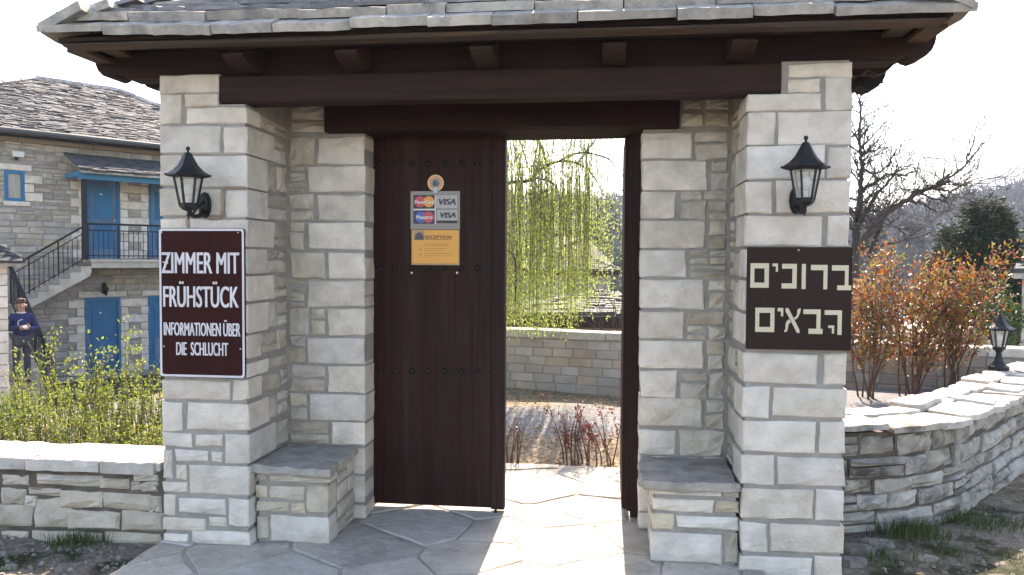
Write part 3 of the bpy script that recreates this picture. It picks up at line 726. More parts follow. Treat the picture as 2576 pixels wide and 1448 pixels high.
def ring_(x0, x1, y0, y1, a0, a1, b0, b1): rect(x0, x1, y0, b0); rect(x0, x1, b1, y1); rect(x0, a0, b0, b1); rect(a1, x1, b0, b1)
ring_(511, 650, 538, 725, 541, 617, 577, 686); letter()
rect(676, 717, 539, 561); rect(701, 717, 561, 602); letter()
rect(748, 858, 541, 578); rect(825, 858, 578, 690); rect(746, 858, 690, 729); letter()
rect(895, 925, 541, 732); letter()
rect(962, 1085, 548, 588); rect(1056, 1085, 588, 733); letter()
rect(1117, 1240, 550, 590); rect(1213, 1240, 590, 702); rect(1158, 1261, 702, 738); letter()
ring_(553, 697, 878, 1064, 583, 666, 917, 1025); letter()
rect(720, 762, 878, 904); rect(745, 762, 904, 942); letter()
def hp_(pts): he.poly([(gx_(x), .0012, gz_(y)) for x, y in pts][::-1], SF)
hp_([(778, 880), (800, 878), (845, 965), (884, 1040), (886, 1068), (866, 1066), (824, 985), (780, 905)])      # alef: the long diagonal
hp_([(866, 893), (878, 880), (893, 880), (888, 915), (872, 950), (852, 968), (842, 952), (860, 938), (866, 918)])
hp_([(805, 962), (820, 985), (802, 1005), (798, 1040), (790, 1060), (772, 1062), (772, 1046), (782, 1040), (780, 1005), (788, 980)]); letter()
rect(912, 1040, 886, 922); rect(1010, 1040, 922, 1033); rect(952, 1057, 1033, 1073); letter()
rect(1070, 1197, 891, 926); rect(1166, 1197, 926, 1077); rect(1098, 1142, 1006, 1026); rect(1125, 1142, 1026, 1068); letter()
mb = MB(); mb.ball(SF(gx_(868), .003, gz_(437)), .0055, 6, 4); obj('screw', mb, steel, sg)

# things stuck on the door
DF = Frame((0, YD-.004, 0), (1, 0, 0))
def dxy(px, py): q = onY(px, py, YD-.004); return q.x, q.z
def flat(name, col, rough=.45):
    return MATS.get(name) or mat(name, col, None, bump=0, rough=rough)
sx, sz = dxy(1096, 461)
st = thing('round_sticker', 'round cream and orange sticker with grey hook above the card sleeve', 'sticker', (sx, YD, sz-.05))
def disc(name, r0, r1, col, n, parent, c=(sx, sz), k=28, thick=0):
    mb = MB(); vs = []; 
    for i in range(k):
        q = 2*math.pi*i/k; vs.append(DF(c[0]+r1*math.cos(q), n, c[1]+r1*math.sin(q)))
    if r0 > 0:
        for i in range(k):
            q = 2*math.pi*i/k; vs.append(DF(c[0]+r0*math.cos(q), n, c[1]+r0*math.sin(q)))
        mb.add(vs, [(i, (i+1) % k, k+(i+1) % k, k+i) for i in range(k)])
    else: mb.add(vs, [tuple(range(k))])
    return obj(name, mb, col, parent)
disc('outer_ring', .044, .0515, flat('sticker cream', (.55, .43, .25)), .0012, st)
disc('orange_ring', .026, .044, flat('sticker orange', (.50, .23, .10)), .0012, st)
disc('centre_disc', 0, .026, flat('sticker grey blue', (.12, .17, .22)), .0012, st)
mb = MB(); mb.poly([(sx-.014, .0016, sz-.018), (sx-.002, .0016, sz-.022), (sx+.004, .0016, sz+.012), (sx-.010, .0016, sz+.016)], DF); mb.poly([(sx+.004, .0016, sz-.02), (sx+.018, .0016, sz-.012), (sx+.014, .0016, sz+.008)], DF); obj('printed_figure', mb, flat('sticker dark', (.02, .03, .04)), st)
mb = MB(); T_ = lambda a, b, k: DF(a, k, b); mb.prism(rrect(sx-.013, sx+.013, sz-.062, sz-.026, .005, 3), .001, .008, T_); obj('hook', mb, flat('grey plastic hook', (.34, .36, .42)), st)
# clear sleeve holding the four card marks
x0, z1 = dxy(1033, 482); x1, z0 = dxy(1157, 578)
cs_ = thing('card_sleeve', 'clear sleeve of four payment card marks above the orange notice', 'notice', ((x0+x1)/2, YD, z0))
PX = lambda q: x0+(x1-x0)*(q-603)/(1225-603); PZ = lambda q: z1-(z1-z0)*(q-348)/(828-348)
mb = MB(); mb.prism([(x0, z0), (x1, z0), (x1, z1), (x0, z1)], .0006, .0012, T_); obj('sleeve', mb, flat('sleeve film', (.17, .15, .145), .25), cs_)
def panel(name, a, b, c, d, col, n, parent):
    mb = MB(); mb.poly([(PX(a), n, PZ(d)), (PX(b), n, PZ(d)), (PX(b), n, PZ(c)), (PX(a), n, PZ(c))], DF); return obj(name, mb, col, parent)
blk = flat('card black', (.030, .022, .024)); gry = flat('card grey', (.30, .29, .29)); wht = flat('card white', (.50, .49, .49)); drk = flat('card dark print', (.03, .03, .05))
def dsk(mb, cx, cy, r, n, lo=-9e9, hi=9e9):
    mb.poly([(min(max(PX(cx+r*math.cos(R(i*12))), lo), hi), n, PZ(cy+r*1.0*math.sin(R(i*12)))) for i in range(30)][::-1], DF)
c1 = panel('card_mark', 640, 908, 396, 566, blk, .0018, cs_)
mb = MB(); dsk(mb, 722, 480, 70, .0024); obj('red_disc', mb, flat('card red', (.42, .06, .08)), c1)
mb = MB(); dsk(mb, 835, 480, 70, .0027); obj('orange_disc', mb, flat('card orange', (.55, .24, .06)), c1)
mb = MB(); put_text(mb, 'MasterCard', DF, PX(660), PX(895), PZ(505), PZ(462), .01, n=.0032); obj('lettering', mb, wht, c1)
c2 = panel('card_mark', 640, 908, 590, 757, flat('card navy', (.02, .025, .06)), .0018, cs_)
mb = MB(); dsk(mb, 735, 675, 70, .0024); obj('blue_disc', mb, flat('card blue', (.05, .10, .32)), c2)
mb = MB(); dsk(mb, 828, 675, 70, .0027); obj('red_disc', mb, flat('card red', (.42, .06, .08)), c2)
mb = MB(); put_text(mb, 'Maestro', DF, PX(680), PX(878), PZ(697), PZ(650), .01, n=.0032); obj('lettering', mb, wht, c2)
for (ya, yb, ta, tb) in ((400, 562, 518, 445), (585, 715, 682, 615)):
    c3 = panel('card_mark', 922 if ya < 500 else 936, 1194, ya, yb, gry, .0018, cs_)
    mb = MB(); put_text(mb, 'VISA', DF, PX(955 if ya < 500 else 975), PX(1178), PZ(ta), PZ(tb), .03, n=.0024, shear=.25); obj('lettering', mb, drk, c3)
panel('white_strip', 640, 908, 569, 586, wht, .0018, cs_); panel('white_strip', 909, 920, 396, 760, wht, .0018, cs_); panel('dark_strip', 936, 1194, 717, 750, blk, .0018, cs_)
# orange notice
x0, z1 = dxy(1035, 579); x1, z0 = dxy(1156, 668)
rn = thing('reception_notice', 'orange RECEPTION notice stuck on the dark door', 'notice', ((x0+x1)/2, YD, z0))
PX = lambda q: x0+(x1-x0)*(q-613)/(1222-613); PZ = lambda q: z1-(z1-z0)*(q-826)/(1268-826)
mb = MB(); mb.prism([(x0, z0), (x1, z0), (x1, z1), (x0, z1)], .0006, .0012, T_); sl_ = obj('sleeve', mb, flat('sleeve edge', (.26, .17, .085), .3), rn)
panel('paper', 626, 1208, 830, 1246, flat('orange paper', (.56, .27, .060)), .0018, rn)
panel('picture', 645, 778, 838, 955, flat('picture grey', (.24, .17, .15)), .0022, rn); mb = MB()
mb.poly([(PX(a), .0026, PZ(b)) for a, b in ((655, 950), (768, 950), (765, 905), (742, 868), (712, 858), (682, 870), (660, 905))], DF); obj('printed_arch', mb, flat('arch print', (.06, .045, .06)), rn)
mb = MB(); put_text(mb, 'RECEPTION', DF, PX(792), PX(1118), PZ(936), PZ(896), .012, n=.0024)
mb.poly([(PX(792), .0024, PZ(951)), (PX(1118), .0024, PZ(951)), (PX(1118), .0024, PZ(945)), (PX(792), .0024, PZ(945))], DF); obj('lettering', mb, flat('brown print', (.10, .045, .02)), rn)
mb = MB(); rng = random.Random(5)
for yy, xa, xb in ((1000, 782, 1105), (1020, 782, 1090), (1056, 782, 1070), (1084, 782, 1025), (1116, 782, 1125), (1140, 782, 1125), (1165, 800, 895)):
    q = xa
    while q < xb:
        l = rng.uniform(14, 48); mb.poly([(PX(q), .0022, PZ(yy+7)), (PX(min(q+l, xb)), .0022, PZ(yy+7)), (PX(min(q+l, xb)), .0022, PZ(yy)), (PX(q), .0022, PZ(yy))], DF); q += l+9
for yy in (1062, 1130): mb.poly([(PX(710), .0022, PZ(yy+12)), (PX(746), .0022, PZ(yy+12)), (PX(746), .0022, PZ(yy)), (PX(710), .0022, PZ(yy))], DF)
obj('small_print', mb, flat('faded print', (.26, .12, .035)), rn)

# ------------------------------------------------------------------ lanterns
def lantern_body(t_, c, s=1.0, spin=0.0, post=False):
    """six panes in a tapering cage under a bell roof; c is the centre of the cage floor"""
    K = 6; ang = [spin+math.pi*2*(i+.5)/K for i in range(K)]
    rb, rt, h = .042*s, .070*s, .152*s
    mb = MB(); mb.lathe([(.016*s, -.030*s), (.030*s, -.024*s), (rb+.004*s, -.008*s), (rb+.006*s, .004*s), (rb-.004*s, .008*s)], c, K, ang[0]); obj('cage_base', mb, lampm, t_)
    mb = MB()
    for a_ in ang: mb.tube([(c[0]+rb*math.cos(a_), c[1]+rb*math.sin(a_), c[2]), (c[0]+rt*math.cos(a_), c[1]+rt*math.sin(a_), c[2]+h)], .0065*s, 4)
    for q, z in ((rb, .006*s), (rt, h-.004*s)):
        mb.tube([(c[0]+q*math.cos(a_), c[1]+q*math.sin(a_), c[2]+z) for a_ in ang+ang[:1]], .0055*s, 4)
    obj('cage', mb, lampm, t_)
    for i in range(K):
        a0, a1 = ang[i], ang[(i+1) % K]; P = lambda q, a_, z: (c[0]+q*math.cos(a_), c[1]+q*math.sin(a_), c[2]+z); mb = MB()
        v = [P(rb*.97, a0, .006*s), P(rb*.97, a1, .006*s), P(rt*.97, a1, h-.004*s), P(rt*.97, a0, h-.004*s)]; iv = [(lerp(p_[0], c[0], .03), lerp(p_[1], c[1], .03), p_[2]) for p_ in v]
        mb.add(v+iv, [(0, 1, 2, 3), (7, 6, 5, 4), (0, 4, 5, 1), (2, 6, 7, 3), (1, 5, 6, 2), (3, 7, 4, 0)]); obj('glass_pane', mb, lampglass, t_)
    mb = MB(); mb.lathe([(.106*s, h-.002*s), (.112*s, h+.004*s), (.104*s, h+.012*s), (.076*s, h+.030*s), (.052*s, h+.056*s), (.036*s, h+.084*s), (.024*s, h+.108*s), (.017*s, h+.122*s), (.008*s, h+.126*s)], c, K, ang[0])
    mb.lathe([(.100*s, h-.004*s), (.090*s, h+.010*s), (.02*s, h+.03*s)], c, K, ang[0]); obj('roof_cap', mb, lampm, t_)
    for a_ in ang: 
        mb = MB(); mb.ball((c[0]+.110*s*math.cos(a_), c[1]+.110*s*math.sin(a_), c[2]+h+.006*s), .007*s, 5, 4); obj('roof_knob', mb, lampm, t_)
    mb = MB(); mb.tube([(c[0], c[1], c[2]+h+.12*s), (c[0], c[1], c[2]+h+.138*s)], .006*s, 6); mb.ball((c[0], c[1], c[2]+h+.145*s), .0115*s, 8, 6); obj('finial', mb, lampm, t_, smooth=True)
    mb = MB(); mb.tube([(c[0], c[1], c[2]), (c[0], c[1], c[2]+.045*s)], .014*s, 8); obj('bulb_holder', mb, flat('bulb holder', (.62, .61, .58)), t_)
    mb = MB(); mb.ball((c[0], c[1], c[2]+.085*s), .024*s, 8, 6, (1, 1, 1.6)); obj('bulb', mb, flat('bulb glass', (.70, .69, .66), .25), t_, smooth=True)
def wall_lantern(px, pzr, label, spin):
    x = px; z = pzr
    t_ = thing('wall_lantern', label, 'wall lamp', (x, YP, z), 'black wall lanterns on the pillars')
    mb = MB(); o = [(.036*math.cos(R(i*30)), .072*math.sin(R(i*30))) for i in range(12)]
    mb.prism(o, .0, .014, lambda a, b, k: (x+a, YP-k, z+b)); mb.prism([(a*.7, b*.8) for a, b in o], .014, .024, lambda a, b, k: (x+a, YP-k, z+b)); obj('back_plate', mb, lampm, t_)
    mb = MB(); mb.tube([(x, YP-.02, z-.035), (x, YP-.07, z-.062), (x, YP-.12, z-.068), (x, YP-.16, z-.058), (x, YP-.18, z-.03)], [.016, .013, .011, .012, .014], 7); mb.tube([(x, YP-.02, z+.02), (x, YP-.09, z-.02), (x, YP-.14, z-.058)], .007, 6)
    obj('arm', mb, lampm, t_, smooth=True)
    mb = MB(); mb.ball((x, YP-.18, z-.062), .011, 7, 5); mb.tube([(x, YP-.18, z-.07), (x, YP-.18, z-.086)], [.007, .003], 6); obj('drop_knob', mb, lampm, t_, smooth=True)
    lantern_body(t_, (x, YP-.18, z-.012), 1.0, spin)
wall_lantern(-2.196, 1.890, 'black wall lantern above the ZIMMER MIT FRÜHSTÜCK sign', R(0))
wall_lantern(.937, 1.905, 'black wall lantern above the Hebrew sign', R(30))
cb = MB()
for dx in (0, .012):
    P = [(523, 548), (535, 547), (552, 547), (559, 538), (561, 480), (566, 471), (600, 471), (619, 472)]
    cb.tube([(onY(a, b, YP-.006).x+dx*(1 if i > 3 else 0), YP-.006, onY(a, b, YP-.006).z-dx*(.6 if i < 6 else .4)) for i, (a, b) in enumerate(P)], .0042, 5)
cable = obj('cable', cb, flat('tan cable', (.26, .20, .16)), base=True)
tag(cable, 'thin tan cable pair running from lantern across pale pillar', 'cable')

# ------------------------------------------------------------------ low wall at the left
rng = random.Random(21)
WY = 4.17
lw = thing('low_wall', 'low rubble wall with pale coping stones left of the gateway', 'wall', (-4.2, WY+.15, 0))
mb = MB(); mb.box(-6.6, PL[0]+.02, WY+.02, WY+.36, -.08, .395); lwc = obj('core', mb, mortar_d, lw)
WF = Frame((0, WY, 0), (1, 0, 0))
LW = [(2, 64, 1196, 1225), (90, 249, 1195, 1226), (253, 318, 1206, 1231), (324, 389, 1212, 1238), (338, 392, 1196, 1211),
      (0, 58, 1232, 1272), (69, 146, 1231, 1248), (63, 86, 1252, 1273), (152, 250, 1238, 1279), (255, 368, 1241, 1285), (372, 402, 1250, 1290),
      (-10, 78, 1275, 1327), (82, 168, 1256, 1332), (168, 295, 1287, 1333), (303, 408, 1292, 1337), (0, 64, 1340, 1376), (76, 246, 1340, 1376), (263, 400, 1341, 1377)]
for (a, b, c, d) in LW:
    a -= 3; b += 3; c -= 2; d += 2
    ua, zt = pz(a, c, WY); ub, zb = pz(b, d, WY)
    stone(WF, ua, ub, zb-.012 if d > 1370 else zb, zt, rubble, lwc, rng, bev=.014, jit=.016, rel=.014, n=rng.uniform(-.005, .012))
for (a, b, c, d) in rubble_list(-6.55, -3.53, .0, .375, .07, .13, .14, .36, rng, split=.25, gap=.012):
    stone(WF, a, b, c, d, rubble, lwc, rng, bev=.012, jit=.014, rel=.012)
def cap_stone(pts, z0, th, m, parent, rng, name='coping_stone', jz=.006, step=.06):
    P = []
    for i in range(len(pts)):
        a, b = pts[i], pts[(i+1) % len(pts)]; l = math.hypot(b[0]-a[0], b[1]-a[1]); k = max(1, int(l/step))
        for j in range(k): P.append((lerp(a[0], b[0], j/k)+rng.uniform(-.011, .011), lerp(a[1], b[1], j/k)+rng.uniform(-.011, .011)))
    n_ = len(P); cx, cy = sum(p_[0] for p_ in P)/n_, sum(p_[1] for p_ in P)/n_; tx, ty = rng.uniform(-.02, .02), rng.uniform(-.02, .02)
    h = lambda x, y: (x-cx)*tx+(y-cy)*ty+rng.uniform(-jz, jz)*.5
    vs = [(x, y, z0) for x, y in P]+[(x, y, z0+th-.006+h(x, y)) for x, y in P]+[(lerp(x, cx, .03), lerp(y, cy, .03), z0+th+h(x, y)) for x, y in P]+[(lerp(x, cx, .5), lerp(y, cy, .5), z0+th+h(x, y)+.004) for x, y in P]+[(cx, cy, z0+th+.003)]
    fs = [tuple(range(n_-1, -1, -1))]
    for lv in range(3): fs += [(lv*n_+i, lv*n_+(i+1) % n_, (lv+1)*n_+(i+1) % n_, (lv+1)*n_+i) for i in range(n_)]
    fs += [(3*n_+i, 3*n_+(i+1) % n_, 4*n_) for i in range(n_)]
    mb = MB(); mb.add(vs, fs); return obj(name, mb, m, parent)
xs = [-6.6, -6.1, -5.55, -5.0, -4.5, -3.98, pz(61, 1180, WY-.02)[0], pz(247, 1190, WY-.02)[0], pz(388, 1195, WY-.02)[0]]
for a, b in zip(xs, xs[1:]):
    cap_stone([(a+.010, WY-.025), (b-.010, WY-.025), (b-.010+rng.uniform(.05, .13), WY+.36), (a+.012+rng.uniform(.06, .12), WY+.37)], .385, .068, coping_m, lw, rng)
cap_stone([(xs[-1]+.012, WY-.015), (PL[0]-.005, WY-.01), (PL[0]-.005, WY+.36), (xs[-1]+.10, WY+.37)], .405, .045, coping_m, lw, rng)

# ------------------------------------------------------------------ curved dry stone wall at the right
rw = thing('curved_wall', 'curved dry stone wall with sunlit coping right of the gateway', 'wall', (2.4, 5.3, 0))
segs = [(Vector((a[0], a[1], 0)), Vector((b[0], b[1], 0))) for a, b in zip(WALLP, WALLP[1:])]
cum = [0.0]
for a, b in segs: cum.append(cum[-1]+(b-a).length)
def along(u):
    u = max(0.0, min(cum[-1]-1e-4, u))
    for i, (a, b) in enumerate(segs):
        if u <= cum[i+1]:
            f_ = (u-cum[i])/(cum[i+1]-cum[i]); d0 = (b-a).normalized(); p_ = a.lerp(b, f_)
            dn = (segs[i+1][1]-segs[i+1][0]).normalized() if i+1 < len(segs) else d0; dp = (segs[i-1][1]-segs[i-1][0]).normalized() if i else d0
            d = (d0.lerp(dn, max(0, f_-.5)) if f_ > .5 else d0.lerp(dp, max(0, .5-f_))).normalized()
            return p_, d
    return segs[-1][1], (segs[-1][1]-segs[-1][0]).normalized()
def CW(u, n, z):
    p_, d = along(u); nn = d.cross(Vector((0, 0, 1))); return p_+nn*n+Vector((0, 0, z))
mb = MB(); K = 40; vs = []
for i in range(K+1):
    u = cum[-1]*i/K
    for n_, z in ((-.03, -.1), (-.05, .585), (-.42, .585), (-.42, -.1)): vs.append(CW(u, n_, z))
mb.add(vs, [(i*4+j, (i+1)*4+j, (i+1)*4+(j+1) % 4, i*4+(j+1) % 4) for i in range(K) for j in range(4)]); rwc = obj('core', mb, mortar_d, rw)
for (a, b, c, d) in rubble_list(.0, cum[-1], -.02, .57, .09, .145, .16, .48, rng, split=.22, gap=.013):
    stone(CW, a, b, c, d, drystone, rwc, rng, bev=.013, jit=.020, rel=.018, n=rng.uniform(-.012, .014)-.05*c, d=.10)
u = 0.0
while u < cum[-1]-.1:
    l = rng.uniform(.28, .55); e = min(u+l, cum[-1]); wi = rng.uniform(.20, .28); z = .575+rng.uniform(-.004, .016)+.03*max(0, 1-u/.9)
    q = [CW(u+.008, .03+rng.uniform(-.02, .02), 0), CW((u+e)/2, .035+rng.uniform(-.015, .02), 0), CW(e-.008, .03+rng.uniform(-.02, .02), 0), CW(e-.008+rng.uniform(-.05, .05), -wi, 0), CW(u+.008+rng.uniform(-.04, .04), -wi-rng.uniform(-.03, .03), 0)]
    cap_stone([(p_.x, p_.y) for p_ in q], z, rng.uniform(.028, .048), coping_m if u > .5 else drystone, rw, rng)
    if rng.random() < .55:
        f0_ = rng.uniform(0, .3); f1_ = rng.uniform(.6, 1); q2 = [CW(lerp(u, e, f0_), .0+rng.uniform(-.03, .03), 0), CW(lerp(u, e, f1_), .0+rng.uniform(-.03, .03), 0), CW(lerp(u, e, f1_)-.04, -wi+rng.uniform(-.08, .02), 0), CW(lerp(u, e, f0_)+.05, -wi+rng.uniform(-.08, .02), 0)]
        cap_stone([(p_.x, p_.y) for p_ in q2], z+.042, rng.uniform(.018, .035), coping_m, rw, rng)
    wj = wi+.015; q = [CW(u-.05, -wj, 0), CW(e-.06, -wj, 0), CW(e-.07, -.47+rng.uniform(-.03, .03), 0), CW(u-.03, -.47+rng.uniform(-.03, .03), 0)]
    cap_stone([(p_.x, p_.y) for p_ in q], z+rng.uniform(0, .02), rng.uniform(.035, .06), coping_m, rw, rng); u = e
# lantern on a pedestal, standing on the wall
pc = onZ(2512, 925, .66); pt = thing('post_lantern', 'black pedestal lantern standing on the curved wall', 'lamp', (pc.x, pc.y, .65))
mb = MB(); mb.lathe([(.085, -.02), (.085, .012), (.070, .018), (.055, .035), (.036, .065), (.026, .10), (.024, .135), (.034, .150), (.030, .162)], (pc.x, pc.y, .66), 10); obj('pedestal', mb, lampm, pt)
lantern_body(pt, (pc.x, pc.y, .66+.175), 1.10, R(10))

# ------------------------------------------------------------------ two storey house at the left
P0 = atD(257, 750, 22); P0.z = 0
ea = R(36.8); eU = Vector((math.sin(ea), math.cos(ea), 0)); HF = Frame(P0, eU)
def onH(x, y, off=0.0):
    d = ray(x, y); q = P0+HF.n*off; t_ = (q-CAM).dot(HF.n)/d.dot(HF.n); p_ = CAM+d*t_; return (p_-P0).dot(eU), p_.z
ZG, Z1, ZEV = -1.75, 1.53, 4.72
UL, UR, DEP = -5.2, 5.0, -7.6
house = thing('stone_house', 'two storey stone house with blue doors and outside stair', 'house', (P0.x, P0.y, ZG))
rng = random.Random(41)
far_r = mat('house stones', (.36, .34, .305), (.235, .22, .195), 2.5, 5, .5, 12, .95, orand=.20, hues=[(1, 1, 1), (.95, .93, .88), (1.03, .98, .9), (.85, .87, .9), (1.0, .92, .80)])
far_rs = mat('house stone field', (.36, .34, .305), (.235, .22, .195), 2.5, 5, .5, 12, .95, island=.22)
doors = {'d1': (onH(213, 750)[0], onH(303, 745)[0], -1.62, onH(257, 749)[1]), 'd2': (onH(373, 745)[0], onH(373, 745)[0]+.98, -1.62, onH(257, 749)[1]),
         'u1': (onH(219, 450)[0], onH(301, 450)[0], Z1+.05, 3.78), 'u2': (onH(374, 465)[0], onH(374, 465)[0]+.95, Z1+.05, 3.78)}
win = (onH(12, 428)[0], onH(62, 430)[0], onH(15, 505)[1], onH(12, 428)[1])
mb = MB()
mb.box(UL, UR, DEP, -.22, ZG-.2, ZEV, HF)
ho = list(doors.values())+[win]; eu = sorted({UL, UR} | {q for h in ho for q in h[:2]}); ez = sorted({ZG-.2, ZEV} | {q for h in ho for q in h[2:]})
for i in range(len(eu)-1):
    for k in range(len(ez)-1):
        um, zm = (eu[i]+eu[i+1])/2, (ez[k]+ez[k+1])/2
        if not any(h[0] < um < h[1] and h[2] < zm < h[3] for h in ho): mb.box(eu[i], eu[i+1], -.22, -.03, ez[k], ez[k+1], HF)
hw = obj('wall', mb, mortar, house)
sills = []
def lintel_(a, b, z, m=ashlar): 
    stone(HF, a-.16, b+.16, z+.01, z+.16, m, hw, rng, n=.012, name='lintel_stone', nu=3, nz=1, bev=.01); sills.append((a-.18, b+.18, z, z+.17))
for k, (a, b, c, d) in doors.items():
    if k[0] == 'd': lintel_(a, b, d)
lintel_(win[0], win[1], win[3]); stone(HF, win[0]-.05, win[1]+.12, win[2]-.12, win[2]-.01, ashlar, hw, rng, n=.03, name='sill_stone', nu=2, nz=1); sills.append((win[0]-.05, win[1]+.12, win[2]-.14, win[2]))
holes = [(a-.005, b+.005, c-.3, d) for a, b, c, d in doors.values()]+[win]+sills
quo = []
for (u, sgn) in [(win[1], 1), (doors['d1'][0], -1), (doors['d1'][1], 1), (doors['d2'][0], -1), (doors['u1'][0], -1), (doors['u1'][1], 1), (doors['u2'][0], -1)]:
    for (key, rec) in list(doors.items())+[('w', win)]:
        if abs(rec[0]-u) < 1e-6 or abs(rec[1]-u) < 1e-6: zlo, zhi = rec[2], rec[3]
    z = zlo; i = 0
    while z < zhi-.1:
        l = (.42, .22)[i % 2]; h = min(.23, zhi-z); a, b = (u, u+l) if sgn > 0 else (u-l, u)
        stone(HF, a+.008, b-.008, z+.008, z+h-.008, ashlar, hw, rng, n=.01, name='quoin', nu=2, nz=1, bev=.012, jit=.01); quo.append((a, b, z, z+h)); z += h; i += 1
holes += quo
cells = rubble_list(UL+.05, UR-.05, ZG-.1, ZEV-.16, .10, .19, .24, .62, rng, holes=holes, split=.22, gap=.026)
vis = [c_ for c_ in cells if -2.9 < c_[0] and c_[1] < 1.8 and c_[2] > -1.2]; vis.sort(key=lambda c_: -(c_[1]-c_[0])*(c_[3]-c_[2]))
own = set(vis[:230]); rest = MB()
for c_ in cells:
    if c_ in own: stone(HF, *c_, far_r, hw, rng, n=rng.uniform(-.006, .012), nu=2, nz=1, bev=.016, jit=.020, rel=.015)
    else: stone_geo(rest, HF, *c_, n=rng.uniform(-.006, .012), nu=2, nz=1, bev=.016, jit=.020, rel=.015, rng=rng)
stuff(obj('stone_infill', rest, far_rs, hw))
for k, (a, b, c, d) in doors.items():
    fr = MB(); s_ = .07
    for q in ((a, a+s_, c, d), (b-s_, b, c, d), (a+s_, b-s_, d-s_, d)): fr.box(q[0], q[1], -.09, .0, q[2], q[3], HF)
    dr = obj('door', fr, bluep, house)
    mb = MB(); mb.box(a+s_, b-s_, -.12, -.05, c, d-s_, HF); obj('leaf', mb, bluep, dr)
    for (zz0, zz1) in ((.12, .44), (.52, .90)):
        mb = MB(); H_ = d-s_-c; mb.box(a+s_+.12, b-s_-.12, -.05, -.035, c+H_*zz0, c+H_*zz1, HF); obj('door_panel', mb, bluep, dr)
    mb = MB(); mb.ball(HF(b-s_-.07, -.02, c+1.05), .035, 6, 4); obj('handle', mb, steel, dr)
    mb = MB(); mb.ball(HF((a+b)/2-.06, -.025, c+(d-c)*.8), .035, 8, 4, (1, 1, .7)); obj('number_plate', mb, white, dr)
fr = MB(); a, b, c, d = win; s_ = .075
for q in ((a, a+s_, c, d), (b-s_, b, c, d), (a+s_, b-s_, d-s_, d), (a+s_, b-s_, c, c+s_)): fr.box(q[0], q[1], -.10, -.01, q[2], q[3], HF)
wn_ = obj('window', fr, bluep, house)
mb = MB(); mb.box(a+s_, b-s_, -.12, -.07, c+s_, d-s_, HF); obj('pane', mb, pane_m, wn_)
# roof with rows of slates
def zr(n): return ZEV+.05+(.55-n)*math.tan(R(26))
NR = -3.9; ZR = zr(NR); pk = (-.50, 1.9)
mb = MB(); e_ = .5
pts = [(UL-e_, .55, ZEV+.05), (UR+e_, .55, ZEV+.05), (UR+e_, DEP-.55, ZEV+.05), (UL-e_, DEP-.55, ZEV+.05), (pk[0], NR, ZR), (pk[1], NR, ZR)]
mb.add([HF(*p_) for p_ in pts]+[HF(p_[0], p_[1], p_[2]-.09) for p_ in pts[:4]], [(0, 1, 5, 4), (1, 2, 5), (2, 3, 4, 5), (3, 0, 4), (0, 6, 7, 1), (1, 7, 8, 2), (2, 8, 9, 3), (3, 9, 6, 0), (9, 8, 7, 6)]); hr = obj('roof', mb, slate, house)
sm = MB()
def slate_rows(sm, T, W0, W1, smax, ins0, ins1, rng, ex=.13, th=.035, lmin=.25, lmax=.6):
    s = 0.0
    while s < smax-.02:
        a, b = lerp(W0, ins0, s/smax), lerp(W1, ins1, s/smax)
        while a < b-.05:
            l = min(rng.uniform(lmin, lmax), b-a); h = rng.uniform(-.012, .020); d_ = rng.uniform(-.035, .025)
            v = [(a+.008, s+d_, .006+h), (a+l-.008, s+d_+rng.uniform(-.03, .03), .006+h), (a+l-.008, s+ex+.08, .0), (a+.008, s+ex+.08, .0)]
            v += [(q[0], q[1]+.004, q[2]+th*rng.uniform(.8, 1.4)+.014*(i < 2)) for i, q in enumerate(v)]
            sm.add([T(*q) for q in v], [(4, 5, 6, 7), (0, 1, 5, 4), (1, 2, 6, 5), (3, 0, 4, 7)]); a += l
        s += ex*rng.uniform(.85, 1.15)
sl26 = R(26); c26, s26 = math.cos(sl26), math.sin(sl26)
TH = lambda a, s, h: HF(a, .58-s*c26+h*s26, ZEV+.05+s*s26+h*c26)
slate_rows(sm, TH, UL-e_, UR+e_, (.55-NR)/c26, pk[0], pk[1], rng, ex=.10, th=.045, lmin=.16, lmax=.42)
tl = math.atan2(ZR-ZEV-.05, pk[0]-UL+e_); cl, sl_2 = math.cos(tl), math.sin(tl)
TL = lambda a, s, h: HF(UL-e_+s*cl-h*sl_2, DEP-.55+a, ZEV+.05+s*sl_2+h*cl)
slate_rows(sm, TL, 0, .55-DEP+.55, (pk[0]-UL+e_)/cl, NR-DEP+.55, NR-DEP+.55, rng)
stuff(obj('slates', sm, slate_far, hr))
rb_ = MB()
for (p_, q_) in (((pk[0], NR, ZR), (pk[1], NR, ZR)), ((pk[0], NR, ZR), (UL-e_, .55, ZEV+.08)), ((pk[1], NR, ZR), (UR+e_, .55, ZEV+.08))):
    n_ = 9
    for i in range(n_):
        rb_ = MB(); a = [lerp(p_[k], q_[k], i/n_) for k in range(3)]; b = [lerp(p_[k], q_[k], (i+1)/n_-.01) for k in range(3)]
        rb_.tube([HF(a[0], a[1], a[2]+.06), HF(b[0], b[1], b[2]+.05+rng.uniform(-.01, .03))], .11, 5); obj('ridge_stone', rb_, slate, hr)
mb = MB(); mb.tube([HF(u, .66, ZEV+.02) for u in (UL-.5, 0, UR+.5)], .075, 8); obj('gutter', mb, zinc, house)
for i in range(6):
    mb = MB(); u = UL-.4+i*1.8; mb.box(u, u+1.78, -.02, .09, ZEV-.17, ZEV-.06, HF); mb.box(u, u+1.78, .09, .50, ZEV-.04, ZEV-.01, HF); obj('eave_board', mb, flat('eave board', (.20, .16, .11), .8), house)
